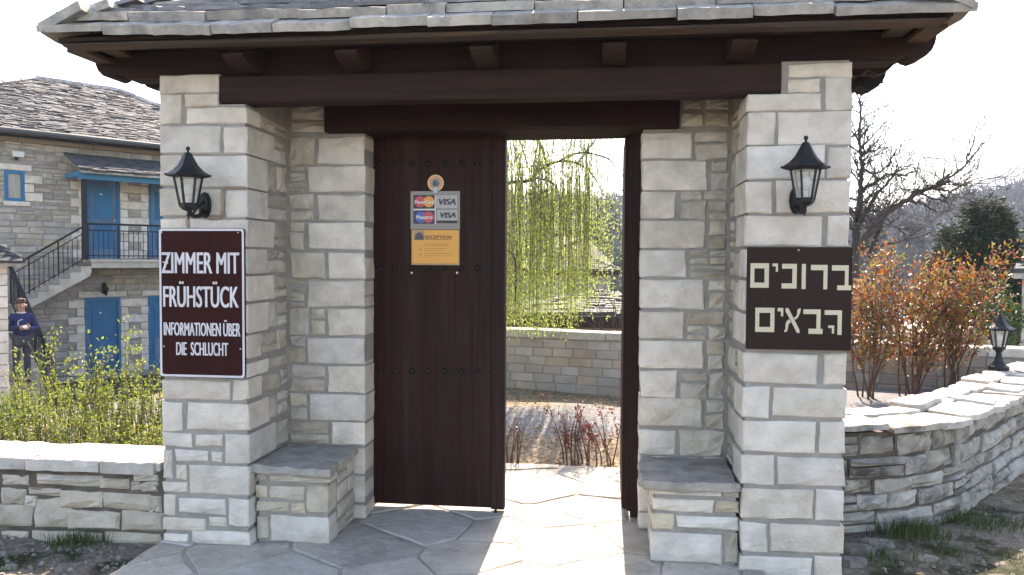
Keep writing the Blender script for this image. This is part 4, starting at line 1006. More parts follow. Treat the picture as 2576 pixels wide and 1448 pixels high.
# balcony, porch roof, post, stair, railings
NB = 1.2; ub = onH(230, 655, NB)[0]
mb = MB(); mb.box(ub, UR-.3, .0, NB, Z1-.20, Z1-.04, HF); mb.box(ub-.03, UR-.3, .0, NB+.04, Z1-.04, Z1+.02, HF); obj('balcony', mb, plaster, house)
up_ = onH(214, 500, NB)[0]
mb = MB(); mb.box(up_-.055, up_+.055, NB-.12, NB-.01, Z1+.02, 3.62, HF); obj('porch_post', mb, ironm, house)
mb = MB(); mb.box(up_-.14, UR-.3, NB-.13, NB+.02, 3.62, 3.82, HF); obj('porch_beam', mb, blueb, house)
mb = MB(); mb.box(up_-.10, up_+.02, .0, NB-.13, 3.70, 3.82, HF); obj('porch_beam', mb, blueb, house)
PRZ = 4.32; ps = math.atan2(PRZ-3.80, 1.4); cp, sp_ = math.cos(ps), math.sin(ps); uw = up_-.10
mb = MB(); pts = [(uw-.05, 1.42, 3.82), (UR-.2, 1.42, 3.82), (UR-.2, .0, PRZ), (uw+.02, .0, PRZ)]
mb.add([HF(*q) for q in pts]+[HF(q[0], q[1], q[2]-.06) for q in pts], [(0, 1, 2, 3), (7, 6, 5, 4), (0, 4, 5, 1), (3, 7, 4, 0), (1, 5, 6, 2)]); pr_ = obj('porch_roof', mb, slate, house)
sm = MB(); TP = lambda a, s, h: HF(a, 1.46-s*cp+h*sp_, 3.80+s*sp_+h*cp); slate_rows(sm, TP, uw-.10, UR-.2, 1.42/cp, uw-.02, UR-.2, rng, ex=.10, th=.04, lmin=.2, lmax=.45); stuff(obj('slates', sm, slate_far, pr_))
ul = -2.42; zl = .42                                                   # landing
ns_ = 7; st_ = thing if False else None
mb = MB()
o = [(ub, Z1-.04)]
for i in range(ns_): u_ = lerp(ub, ul, i/ns_); u2 = lerp(ub, ul, (i+1)/ns_); z_ = lerp(Z1, zl, (i+1)/ns_); o += [(u_, z_), (u2, z_)]
o += [(ul-1.15, zl), (ul-1.15, zl-.22), (ul, zl-.26), (ub-.05, Z1-.42), (ub, Z1-.30)]
mb.prism(o, .02, NB, lambda a, b, k: HF(a, k, b)); obj('stair', mb, plaster, house)
mb = MB(); ns2, n_end = 11, 4.5; o = [(NB+.002, zl)]
for i in range(ns2): a, b = lerp(NB, n_end, i/ns2), lerp(NB, n_end, (i+1)/ns2); z_ = lerp(zl, ZG, (i+1)/ns2); o += [(a+.002, z_), (b, z_)]
o += [(n_end, ZG-.2), (NB+.002, ZG-.2)]
mb.prism(o[::-1], ul-1.15, ul-.05, lambda a, b, k: HF(k, a, b)); obj('stair', mb, plaster, house)
def railing(p, q, h, posts, parent=house, hr_=.028):
    mb = MB(); a0, a1 = HF(p[0], p[1], p[2]+h), HF(q[0], q[1], q[2]+h); mb.tube([a0, a1], hr_, 5); b0, b1 = HF(p[0], p[1], p[2]+h-.17), HF(q[0], q[1], q[2]+h-.17); mb.tube([b0, b1], .014, 4)
    mb.tube([HF(p[0], p[1], p[2]+.10), HF(q[0], q[1], q[2]+.10)], .014, 4); rl = obj('railing', mb, ironm, parent)
    L_ = (Vector(q)-Vector(p)).length; n_ = max(2, int(L_/.125))
    for i in range(n_+1):
        f_ = i/n_; m_ = MB(); c = [lerp(p[k], q[k], f_) for k in range(3)]; top = h if i % 6 == 0 else h-.17
        m_.tube([HF(c[0], c[1], c[2]+.02), HF(c[0], c[1], c[2]+top)], .018 if i % 6 == 0 else .009, 4); obj('bar', m_, ironm, rl)
railing((up_+.08, NB-.06, Z1+.02), (UR-.4, NB-.06, Z1+.02), .93, 1)
railing((ub-.10, NB-.05, Z1-.02), (ul, NB-.05, zl+.03), .93, 1)
railing((ul-.10, NB+.05, zl+.03), (ul-.10, n_end-.1, ZG+.12), .93, 1, hr_=.05)
# lamps on the house wall
u_, z_ = onH(262, 727, .05); wl = thing('house_lamp', 'small black lamp above lower blue door of the house', 'wall lamp', HF(u_, 0, z_))
mb = MB(); mb.box(u_-.05, u_+.05, .015, .05, z_-.14, z_+.16, HF); mb.tube([HF(u_, .05, z_+.1), HF(u_, .16, z_+.16), HF(u_, .18, z_+.08)], .02, 5); obj('bracket', mb, ironm, wl)
mb = MB(); mb.lathe([(.03, -.14), (.07, .02), (.09, .04), (.03, .12)], HF(u_, .18, z_-.04), 6); obj('lamp_shade', mb, ironm, wl)
u_, z_ = onH(41, 391, .05); wl = thing('flood_light', 'small pale floodlight under the house eave above the blue window', 'wall lamp', HF(u_, 0, z_))
mb = MB(); mb.box(u_-.03, u_+.03, .015, .10, z_-.13, z_+.10, HF); obj('bracket', mb, ironm, wl)
mb = MB(); mb.prism([(u_-.12, z_-.06), (u_+.12, z_-.06), (u_+.14, z_+.08), (u_-.14, z_+.08)], .10, .24, lambda a, b, k: HF(a, k, b)); obj('lamp_head', mb, flat('floodlight glass', (.42, .45, .42), .3), wl)

# small outbuilding at the left edge of the view
c0 = atD(18, 660, 14); OF = Frame((c0.x, c0.y, 0), Vector((.72, .69, 0)))
ob = thing('outbuilding', 'small stone outbuilding with sunlit slate roof left of the person', 'outbuilding', (c0.x-1.5, c0.y, -1.2))
mb = MB(); mb.box(-3.2, 0, -3.0, -.02, -1.6, 1.50, OF); ow = obj('wall', mb, mortar, ob)
z = -1.3; i = 0
while z < 1.45:
    h = .20; l = (.44, .26)[i % 2]; stone(OF, -l, .0, z+.007, z+h-.007, ashlar, ow, rng, name='quoin', nu=2, nz=1, d=.3)
    for (a, b, c, d) in rubble_list(-3.1, -l-.01, z, z+h, .1, .2, .2, .5, rng, split=.4, gap=.02): stone(OF, a, b, c, d, far_r, ow, rng, nu=2, nz=1)
    z += h; i += 1
mb = MB(); zt_ = 1.50; pts = [(-3.4, .20, zt_), (.20, .20, zt_), (.20, -3.2, zt_), (-3.4, -3.2, zt_), (-1.6, -1.5, zt_+1.35)]
mb.add([OF(*q) for q in pts]+[OF(q[0], q[1], q[2]-.06) for q in pts[:4]], [(0, 1, 4), (1, 2, 4), (2, 3, 4), (3, 0, 4), (0, 5, 6, 1), (1, 6, 7, 2), (8, 7, 6, 5), (2, 7, 8, 3), (3, 8, 5, 0)]); orf = obj('roof', mb, slate, ob)
tt = math.atan2(1.35, 1.7); ct, st2 = math.cos(tt), math.sin(tt); sm = MB()
slate_rows(sm, lambda a, s, h: OF(a, .22-s*ct+h*st2, zt_+s*st2+h*ct), -3.4, .22, 1.7/ct, -1.6, -1.6, rng, ex=.12, th=.045)
tt2 = math.atan2(1.35, 1.8); ct2, st3 = math.cos(tt2), math.sin(tt2)
slate_rows(sm, lambda a, s, h: OF(.22-s*ct2+h*st3, .2-a, zt_+s*st3+h*ct2), 0, 3.4, 1.8/ct2, 1.7, 1.7, rng, ex=.12, th=.045)
stuff(obj('slates', sm, slate_far, orf))

# ------------------------------------------------------------------ plants
def leaf(mb, p, d, l, w_, rng, fold=.25):
    d = Vector(d).normalized(); s_ = d.cross(Vector((rng.uniform(-1, 1), rng.uniform(-1, 1), rng.uniform(-1, 1))))
    if s_.length < 1e-3: return
    s_.normalize(); nn = d.cross(s_); p = Vector(p); a = p+d*l*.5
    mb.add([p, a+s_*w_*.5+nn*w_*fold, p+d*l, a-s_*w_*.5+nn*w_*fold], [(0, 1, 2), (0, 2, 3)])
def wander(p, d, l, n, rng, w_=.18, up=0.0):
    pts = [Vector(p)]; d = Vector(d).normalized()
    for i in range(n):
        d = (d+Vector((rng.gauss(0, w_), rng.gauss(0, w_), rng.gauss(0, w_*.7)+up))).normalized(); pts.append(pts[-1]+d*(l/n))
    return pts
def shrub(name, label, cat, base, h, spread_, nst, nleaf, ll, ml, ms, seed, group=None, bare=.2, twigs=4, lean=(0, 0), srad=.008, cluster=.05):
    rng = random.Random(seed); base = Vector(base); t_ = thing(name, label, cat, base, group); fo = MB(); tips = []
    for i in range(nst):
        a = rng.uniform(0, 6.283); d = Vector((math.cos(a)*spread_*rng.uniform(.2, 1)+lean[0], math.sin(a)*spread_*rng.uniform(.2, 1)+lean[1], 1))
        hh = h*rng.uniform(.65, 1.05); b0 = base+Vector((rng.uniform(-.06, .06), rng.uniform(-.06, .06), 0))*(1+spread_)
        pts = wander(b0, d, hh, 7, rng, .09, .03); sm_ = MB(); sm_.tube(pts, [lerp(srad, srad*.3, k/7) for k in range(8)], 5)
        cand = [(pts[k], pts[k]-pts[k-1]) for k in range(1, 8) if k/7 > bare]
        for j in range(twigs):
            k = rng.randint(max(1, int(bare*7)), 6); dd = (pts[k+1]-pts[k]).normalized()+Vector((rng.uniform(-1, 1), rng.uniform(-1, 1), rng.uniform(.1, .9)))*.7
            tp = wander(pts[k], dd, hh*rng.uniform(.15, .38), 4, rng, .15, .05); sm_.tube(tp, [srad*.45, srad*.4, srad*.3, srad*.25, srad*.15], 4)
            cand += [(q, tp[-1]-tp[0]) for q in tp[1:]]+[(tp[-1], tp[-1]-tp[0])]*2
        obj('stem', sm_, ms, t_); tips += cand
    for i in range(nleaf):
        p, d = rng.choice(tips); dd = Vector(d).normalized()+Vector((rng.gauss(0, .8), rng.gauss(0, .8), rng.gauss(0, .6)))
        leaf(fo, p+Vector((rng.gauss(0, cluster*.5), rng.gauss(0, cluster*.5), rng.gauss(0, cluster*.5))), dd, ll*rng.uniform(.6, 1.3), ll*rng.uniform(.35, .6), rng)
    f_ = stuff(obj('foliage', fo, ml, t_)); return t_
# shoots behind the low wall: a loose hedge and a few taller bushes in it
rng = random.Random(77)
hedge = thing('hedge', 'loose yellow green hedge of upright shoots behind the low wall', 'hedge', (-3.9, 5.1, .25))
hs, hl = MB(), MB()
for i in range(880):
    x = rng.uniform(-6.4, -2.62); y = rng.uniform(4.62, 5.9); z = ground_h(x, y)
    hh = rng.uniform(.20, .44)*(1+.25*math.sin(x*3)) * (1.1 if y > 5.1 else .8)
    pts = wander((x, y, z-.02), (rng.gauss(0, .12), rng.gauss(0, .12), 1), hh, 5, rng, .07); hs.tube(pts, [.004, .0036, .003, .0026, .002, .0012], 3, cap=False)
    for k in range(34):
        j = rng.uniform(.6, 5); q = pts[int(j)].lerp(pts[min(5, int(j)+1)], j % 1)
        leaf(hl, q, (rng.gauss(0, 1), rng.gauss(0, 1), rng.uniform(-.1, 1)), rng.uniform(.016, .032), rng.uniform(.009, .017), rng)
stuff(obj('stems', hs, stemg, hedge)); stuff(obj('foliage', hl, leafy, hedge))
for (px, py, dist, h, lb) in ((125, 1085, 5.9, .98, 'tall leafy shoots in the hedge below the house stair rail'), (200, 1085, 5.8, .72, 'bushy leafy shoots in the hedge left of the lower blue door'), (258, 1090, 5.8, .86, 'pointed leafy bush in front of the lower blue door'), (296, 1090, 5.7, 1.00, 'thin tall shoot rising right of the pointed bush before the blue door'),
                               (45, 1080, 5.9, .58, 'leafy shoots in the hedge in front of the person'), (372, 1095, 5.6, .84, 'leafy shoots beside the pillar behind the low wall')):
    p_ = atD(px, py, dist); z = ground_h(p_.x, p_.y); thin = 'thin' in lb
    shrub('leafy_shrub', lb, 'shrub', (p_.x, p_.y, z), h, .05 if thin else .13, 2 if thin else 4, 150 if thin else 230, .032, leafy, stemg, int(px), 'leafy shrubs in the hedge', .15, 1 if thin else 3, srad=.006, cluster=.035)
# red leaved shrubs right of the gateway
for i, (px, py, h, sp_, nst, nl, lb, ln) in enumerate(((2178, 1002, 1.22, .22, 8, 2700, 'red and yellow leaved shrub beside the Hebrew sign pillar, thin bare stems', (0, 0)),
        (2290, 996, 1.30, .33, 12, 3900, 'largest red leaved shrub in the middle of the bed', (.0, 0)), (2395, 990, 1.28, .28, 10, 3100, 'red leaved shrub with a branch leaning right towards the post lantern', (.12, 0)))):
    b = onZ(px, py, .30); shrub('red_shrub', lb, 'shrub', (b.x, b.y, ground_h(b.x, b.y)-.02), h, sp_, nst, nl, .043, red_l, stemm, 90+i, 'red leaved shrubs in the bed', .30, 10, ln, .010, .10)
# rose bushes in the yard behind the door
for i, (px, h, sp_, nst, nl, ml, lb) in enumerate(((1292, .42, .13, 6, 14, darkred_l, 'almost bare rose bush beside the open door edge'), (1432, .50, .16, 7, 190, darkred_l, 'tallest rose bush with dark red leaves seen through the doorway'),
        (1484, .40, .10, 5, 100, darkred_l, 'small rose bush with red tip leaves between two others'), (1524, .44, .10, 4, 70, darkred_l, 'rose bush with few dark leaves by the right door post'))):
    b = onZ(px, 1171); shrub('rose_bush', lb, 'rose bush', (b.x, b.y+.06, ground_h(b.x, b.y)-.02), h, sp_, nst, nl, .036, ml, stemm, 140+i, 'rose bushes along the paving', .35 if i != 1 else .3, 2, (0, 0), .0075, .03)

# ------------------------------------------------------------------ courtyard wall behind the door, of regular blocks
rng = random.Random(31)
cwA = Vector((-4.8, 10.764, 0)); cwd = Vector((1.45, -.373, 0)).normalized(); CF = Frame(cwA, cwd); CL = 11.9
cwl = thing('courtyard_wall', 'low courtyard wall of small pale blocks behind the doorway', 'wall', (-.6, 9.7, 0))
mb = MB(); mb.box(0, CL, -.26, -.012, -.4, .66, CF); cwc = obj('core', mb, mortar, cwl)
blk_m = mat('pale wall blocks', (.33, .30, .265), (.25, .23, .205), 4, 5, .4, 30, .95, orand=.12, hues=[(1, 1, 1), (1.05, .97, .9), (.93, .95, .97), (1.06, .98, .86)])
z = -.02; row = 0
while z < .60:
    h = .108; u = -.1 - (row % 2)*.13
    while u < CL:
        l = rng.uniform(.22, .31); a, b = max(u, 0), min(u+l, CL)
        if b-a > .06 and 2.1 < (a+b)/2 < 11.4: stone(CF, a+.004, b-.004, z+.004, z+h-.004, blk_m, cwc, rng, name='block', nu=1, nz=1, bev=.006, jit=.004, rel=.004, n=rng.uniform(-.003, .003), d=.05)
        u += l
    z += h; row += 1
u = 0
while u < CL:
    l = rng.uniform(.5, .8); mb = MB(); stone_geo(mb, CF, u+.004, min(u+l, CL)-.004, .645, .735, n=.022, d=.30, bev=.006, jit=.004, rel=.004, rng=rng, nu=2, nz=1); obj('coping_stone', mb, coping_m, cwl); u += l

# ------------------------------------------------------------------ lower houses beyond the yard
def cottage(label, c, ux, w_, dp, z0, zw, rise, wallm, seed, chimney=None, stones=True, name='village_house'):
    rng = random.Random(seed); F = Frame((c.x, c.y, 0), ux); t_ = thing(name, label, 'house', (c.x, c.y, z0))
    mb = MB(); mb.box(0, w_, -dp, -.02, z0, zw, F); wl_ = obj('wall', mb, mortar, t_)
    if stones:
        sm = MB()
        for q in rubble_list(.02, w_-.02, max(z0, zw-1.6), zw-.02, .16, .24, .3, .7, rng, split=.2, gap=.02): stone(F, *q, wallm, wl_, rng, nu=1, nz=1, n=rng.uniform(-.004, .008), d=.06)
    o = .35; pts = [(-o, o, zw), (w_+o, o, zw), (w_+o, -dp-o, zw), (-o, -dp-o, zw), (dp/2, -dp/2, zw+rise), (w_-dp/2, -dp/2, zw+rise)]
    mb = MB(); mb.add([F(*q) for q in pts]+[F(q[0], q[1], q[2]-.08) for q in pts[:4]], [(0, 1, 5, 4), (1, 2, 5), (2, 3, 4, 5), (3, 0, 4), (0, 6, 7, 1), (1, 7, 8, 2), (2, 8, 9, 3), (3, 9, 6, 0), (9, 8, 7, 6)]); rf = obj('roof', mb, slate, t_)
    sm = MB(); a_ = math.atan2(rise, dp/2+o); ca, sa = math.cos(a_), math.sin(a_)
    slate_rows(sm, lambda a, s, h: F(a, o+.03-s*ca+h*sa, zw+s*sa+h*ca), -o, w_+o, (dp/2+o)/ca, dp/2, w_-dp/2, rng, ex=.16, th=.05, lmin=.3, lmax=.7)
    b_ = math.atan2(rise, dp/2+o); cb_, sb_ = math.cos(b_), math.sin(b_)
    slate_rows(sm, lambda a, s, h: F(w_+o+.03-s*cb_+h*sb_, o-a, zw+s*sb_+h*cb_), 0, dp+2*o, (dp/2+o)/cb_, dp/2+o, dp/2+o, rng, ex=.16, th=.05)
    slate_rows(sm, lambda a, s, h: F(-o-.03+s*cb_-h*sb_, -dp-o+a, zw+s*sb_+h*cb_), 0, dp+2*o, (dp/2+o)/cb_, dp/2+o, dp/2+o, rng, ex=.16, th=.05)
    stuff(obj('slates', sm, slate_far, rf))
    mb = MB(); mb.box(-o, w_+o, o-.02, o+.05, zw-.20, zw-.01, F); obj('eave_board', mb, wood, t_)
    if chimney:
        u_, n_, zc = chimney; mb = MB(); mb.box(u_-.28, u_+.28, n_-.3, n_+.3, zw, zc, F); ch = obj('chimney', mb, plaster, rf); mb = MB(); mb.box(u_-.36, u_+.36, n_-.38, n_+.38, zc, zc+.12, F); obj('chimney_cap', mb, plaster, rf)
        mb = MB(); mb.box(u_-.12, u_+.12, n_+.3, n_+.32, zc-.35, zc-.10, F); obj('smoke_vent', mb, studm, rf)
    return t_
cottage('low pale stone house with dark eave just beyond the courtyard wall', atD(1335, 800, 14.2), (1, -.06, 0), 2.45, 2.4, -2.2, .64, .32, far_r, 5)
cottage('slate roofed village house with chimney seen through the willow', atD(1312, 690, 35), (1, .08, 0), 3.9, 6.0, -5.0, 1.15, 1.55, far_r, 6, chimney=(1.55, -2.0, 3.05))
cottage('low house with sunlit bluish roof behind the red shrubs', atD(2085, 872, 13), (1, .05, 0), 2.0, 3.0, -2.2, .28, .62, far_r, 7)
# gabled shed and the neighbour at the right edge
c0 = atD(2395, 880, 11.2); GF2 = Frame((c0.x, c0.y, 0), (1, .1, 0)); sh = thing('shed', 'small cream gabled shed behind the post lantern', 'shed', (c0.x+.3, c0.y, -.5))
mb = MB(); mb.prism([(0, -.6), (.62, -.6), (.62, .34), (.26, .62), (0, .44)], -1.6, 0, lambda a, b, k: GF2(a, k, b)); obj('wall', mb, flat('cream plaster', (.36, .31, .21), .9), sh)
mb = MB(); mb.prism([(.20, .655), (.26, .70), (.74, .30), (.70, .25)], -1.7, .08, lambda a, b, k: GF2(a, k, b)); mb.prism([(-.08, .44), (-.06, .50), (.26, .70), (.24, .64)], -1.7, .08, lambda a, b, k: GF2(a, k, b)); obj('roof', mb, slate, sh)
mb = MB(); mb.box(-.85, .9, .06, .30, -.4, .42, GF2); gw = obj('garden_wall', mb, plaster, base=True); tag(gw, 'plain pale garden wall in front of the shed', 'wall')
c0 = atD(2566, 880, 10); NF = Frame((c0.x, c0.y, 0), (.84, -.54, 0)); nh = thing('neighbour_house', 'neighbouring pale block house at the right edge', 'house', (c0.x+1, c0.y, -.4)); rng = random.Random(8)
mb = MB(); mb.box(0, 3.0, -2.5, -.015, -.8, 1.46, NF); nw_ = obj('wall', mb, mortar, nh); z = -.5; i = 0
while z < 1.4:
    u = -.0
    for l in ((.5, .6, .45, .6, .5, .35) if i % 2 else (.3, .55, .6, .5, .6, .45)):
        stone(NF, u+.006, min(u+l, 3)-.006, z+.006, z+.274, ashlar, nw_, rng, nu=2, nz=1, n=.0, d=.1, name='block'); u += l
    z += .28; i += 1
mb = MB(); pts = [(-.06, .25, 1.47), (3.2, .25, 1.47), (3.2, -2.7, 1.47), (-.06, -2.7, 1.47), (1.2, -1.2, 1.95)]; pts = [(q[0], q[1], q[2]) for q in pts]
mb.add([NF(*q) for q in pts]+[NF(q[0], q[1], q[2]-.07) for q in pts[:4]], [(0, 1, 4), (1, 2, 4), (2, 3, 4), (3, 0, 4), (0, 5, 6, 1), (1, 6, 7, 2), (2, 7, 8, 3), (3, 8, 5, 0), (8, 7, 6, 5)]); nrf = obj('roof', mb, slate, nh)
sm = MB(); a_ = math.atan2(.48, 1.45); ca, sa = math.cos(a_), math.sin(a_)
slate_rows(sm, lambda a, s, h: NF(a, .27-s*ca+h*sa, 1.47+s*sa+h*ca), -.06, 3.2, 1.45/ca, 1.2, 1.25, rng, ex=.14, th=.05); slate_rows(sm, lambda a, s, h: NF(-.08+s*ca-h*sa, -2.7+a, 1.47+s*sa+h*ca), 0, 2.95, 1.25/ca, 1.5, 1.5, rng, ex=.14, th=.05); stuff(obj('slates', sm, slate_far, nrf))

# ------------------------------------------------------------------ willow behind the yard
rng = random.Random(13)
wb = Vector((-2.35, 9.35, ground_h(-2.35, 9.35))); wt = thing('willow_tree', 'weeping willow with hanging pale green strands behind the doorway', 'tree', wb)
tr = wander(wb-Vector((0, 0, .1)), (.10, .05, 1), 2.9, 6, rng, .05); mb = MB(); mb.tube(tr, [.20, .17, .155, .14, .125, .11, .10], 9); obj('trunk', mb, bark, wt, smooth=True)
def PW(x, y, d): return atD(x, y, d)
limbs = [[tr[4], PW(1180, 500, 9.5), PW(1275, 462, 9.45), PW(1330, 455, 9.4), PW(1362, 425, 9.35), PW(1405, 407, 9.3), PW(1452, 412, 9.3), PW(1490, 440, 9.3), PW(1512, 480, 9.3)],
         [PW(1345, 448, 9.4), PW(1385, 458, 9.35), PW(1402, 478, 9.3), PW(1410, 520, 9.3)], [tr[5], PW(1290, 300, 9.9), PW(1345, 345, 9.7), PW(1368, 385, 9.5), PW(1372, 420, 9.4)],
         [PW(1405, 407, 9.3), PW(1460, 385, 9.1), PW(1530, 400, 9.0), PW(1550, 430, 9.0)], [PW(1452, 412, 9.3), PW(1500, 350, 9.3), PW(1530, 310, 9.4)], [tr[5], PW(1250, 620, 9.0), PW(1290, 640, 8.9), PW(1298, 700, 8.9), PW(1296, 760, 8.9)]]
for i in range(12):
    a = rng.uniform(0, 6.283); l_ = rng.uniform(1.1, 2.2); s0 = tr[rng.randint(4, 6)]
    p1 = s0+Vector((math.cos(a)*l_*.45, math.sin(a)*l_*.45, rng.uniform(.7, 1.5))); p2 = s0+Vector((math.cos(a)*l_*.8, math.sin(a)*l_*.8, rng.uniform(.9, 1.7))); p3 = s0+Vector((math.cos(a)*l_, math.sin(a)*l_, rng.uniform(.3, 1.0)))
    if p3.x > .05: continue
    limbs.append([s0, s0.lerp(p1, .5)+Vector((0, 0, .1)), p1, p2, p3])
def smooth_path(P, n=4):
    out = []
    for i in range(len(P)-1):
        p0, p1, p2, p3 = P[max(i-1, 0)], P[i], P[i+1], P[min(i+2, len(P)-1)]
        for k in range(n):
            t_ = k/n; out.append(.5*((2*p1)+(p2-p0)*t_+(2*p0-5*p1+4*p2-p3)*t_*t_+(3*p1-p0-3*p2+p3)*t_**3))
    return out+[P[-1]]
hang = []
for i, l_ in enumerate(limbs):
    P = smooth_path(l_, 5); r_ = .030 if i in (0, 2) or i > 5 else .014; mb = MB(); mb.tube(P, [lerp(r_, .007, k/(len(P)-1)) for k in range(len(P))], 6); obj('branch', mb, bark, wt, smooth=True); hang += P[4:]
fo, sg_ = MB(), MB()
def strand(p, L_, dens=1.0):
    n = max(4, int(L_/.16)); d = Vector((rng.uniform(-.5, .5), rng.uniform(-.4, .4), .3)); pts = [Vector(p)]
    for i in range(n):
        d = (d*.55+Vector((rng.gauss(0, .035), rng.gauss(0, .035), -.7))).normalized(); pts.append(pts[-1]+d*L_/n)
    sg_.tube(pts, [lerp(.0035, .0012, i/n) for i in range(n+1)], 3, cap=False)
    for i in range(n):
        for k in range(int(6*dens)):
            q = pts[i].lerp(pts[i+1], rng.random()); leaf(fo, q, (rng.gauss(0, .5), rng.gauss(0, .5), rng.uniform(-1.2, .1)), rng.uniform(.025, .05), rng.uniform(.005, .010), rng)
for p in hang:
    for k in range(3):
        if rng.random() < .45:
            top = p+Vector((rng.gauss(0, .14), rng.gauss(0, .18), rng.uniform(-.02, .05))); strand(top, max(.3, (top.z-rng.uniform(.55, 1.3))*rng.uniform(.35, 1.0)))
cen = []
for i in range(34): cen.append((rng.uniform(-1.35, .14), rng.uniform(8.9, 9.6)))
for i in range(385):                                                   # curtains seen in the doorway
    cx, cy = rng.choice(cen); x, y = cx+rng.gauss(0, .05), cy+rng.gauss(0, .12)
    if x > .10: continue
    zt = rng.uniform(1.9, 3.3) if rng.random() < .4 else rng.uniform(2.7, 3.35); zb = .66+max(0, (x+.55))*1.15*rng.uniform(.3, 1.2)+rng.uniform(0, .35)
    if zt-zb > .3: strand((x, y, zt), zt-zb, .95)
for i in range(260):                                                   # the side of the crown behind the closed leaf
    a = rng.uniform(1.2, 5.1); rr = rng.uniform(.5, 1.9); x, y = -2.35+rr*math.cos(a), 9.35+rr*math.sin(a)
    zt = rng.uniform(2.4, 3.6); zb = rng.uniform(.7, 1.5); strand((x, y, zt), zt-zb, .8)
stuff(obj('twigs', sg_, stemg, wt)); stuff(obj('foliage', fo, willow_l, wt))

# ------------------------------------------------------------------ bare tree, conifer and bush at the right
rng = random.Random(17)
Zc = lambda x, y, d=12.5: atD(2129.6+x*.1779, 412.2+y*.1779, d)
Zd = lambda x, y, d=12.5: atD(1717+x*.3333, y*.3333, d)
bb = Zc(125, 1950); bt = thing('bare_tree', 'leafless spreading tree with dark branches behind the right pillar', 'tree', (bb.x, bb.y, ground_h(bb.x, bb.y)))
main = [([Zc(118, 2400), Zc(122, 1500), Zc(120, 1180), Zc(132, 1000), Zc(150, 850), Zc(165, 650), Zc(190, 400), Zc(212, 150), Zd(1352, 1160), Zd(1336, 1060), Zd(1345, 850), Zd(1340, 700)], .085, 'trunk'),
        ([Zc(135, 1000), Zc(230, 760, 12.3), Zc(330, 590, 12.2), Zc(480, 390, 12.1), Zc(640, 190, 12), Zc(740, 70, 12)], .042, 'limb'),
        ([Zc(195, 400), Zc(400, 280, 12.6), Zc(560, 165, 12.8), Zc(850, 155, 13), Zc(1000, 100, 13.1)], .032, 'limb'),
        ([Zc(200, 1180, 12.2), Zc(300, 1020, 12.1), Zc(400, 910, 12), Zc(560, 700, 12), Zc(800, 555, 11.9), Zc(1000, 400, 11.8), Zc(1250, 320, 11.7), Zc(1440, 240, 11.6), Zd(1930, 1380, 11.5), Zd(2080, 1300, 11.5), Zd(2170, 1165, 11.4)], .062, 'limb'),
        ([Zc(1150, 350, 11.8), Zc(1350, 370, 11.9), Zc(1500, 385, 12), Zc(1650, 300, 12), Zc(1755, 175, 12.1)], .022, 'limb'), ([Zc(850, 530, 11.9), Zc(1000, 540, 12.1), Zc(1150, 620, 12.2), Zc(1320, 680, 12.3), Zc(1520, 640, 12.4)], .024, 'limb'),
        ([Zc(330, 1330, 12.7), Zc(390, 1120, 12.7), Zc(450, 960, 12.7), Zc(530, 740, 12.8), Zc(600, 620, 12.9), Zc(650, 560, 13)], .050, 'limb'), ([Zc(360, 1230, 12.4), Zc(560, 1140, 12.5), Zc(900, 1070, 12.6), Zc(1230, 950, 12.7)], .026, 'limb'),
        ([Zc(290, 680, 12.2), Zc(400, 660, 12.2), Zc(520, 710, 12.2)], .022, 'limb'), ([Zc(20, 800), Zc(80, 900), Zc(120, 960)], .03, 'limb'), ([Zd(1360, 1270), Zd(1440, 1310), Zd(1500, 1290), Zd(1560, 1240), Zd(1610, 1130, 12.3)], .018, 'limb'), ([Zd(1350, 1110), Zd(1400, 1160), Zd(1480, 1110), Zd(1530, 1040)], .016, 'limb'),
        ([Zd(1336, 1060), Zd(1260, 980), Zd(1200, 900)], .018, 'limb'), ([Zc(160, 750), Zc(-200, 420, 12.8), Zc(-500, 260, 13)], .03, 'limb'), ([Zc(1000, 420, 11.8), Zc(1180, 480, 11.6), Zc(1300, 520, 11.5), Zc(1420, 560, 11.5)], .018, 'limb')]
tw = MB()
def twig(p, d, l, r_, dep):
    pts = wander(p, d, l, 4, rng, .22, .03); tw.tube(pts, [lerp(r_, r_*.45, k/4) for k in range(5)], 3, cap=False)
    if dep > 0:
        for k in range(rng.randint(2, 4)):
            j = rng.randint(1, 4); q = pts[j]; dd = (pts[j]-pts[j-1]).normalized()+Vector((rng.gauss(0, .6), rng.gauss(0, .6), rng.gauss(.15, .5)))
            twig(q, dd, l*rng.uniform(.45, .75), r_*.6, dep-1)
for P, r_, nm in main:
    r_ *= 1.0; S = smooth_path(P, 4); S = [q+Vector((rng.gauss(0, .012), rng.gauss(0, .012), rng.gauss(0, .012))) for q in S]; n = len(S)
    mb = MB(); mb.tube(S, [lerp(r_, .010, (k/(n-1))**.9) for k in range(n)], 7); obj(nm, mb, bark, bt, smooth=True)
    for k in range(3 if nm == 'limb' else n//3, n):
        for j in range(rng.choice([1, 1, 2])):
            d = (S[min(k+1, n-1)]-S[k-1]).normalized(); dd = d*.5+Vector((rng.gauss(0, .7), rng.gauss(0, .7), rng.gauss(.25, .6))); twig(S[k], dd, rng.uniform(.3, .85), max(.006, r_*.18), 2)
stuff(obj('twigs', tw, bark, bt))
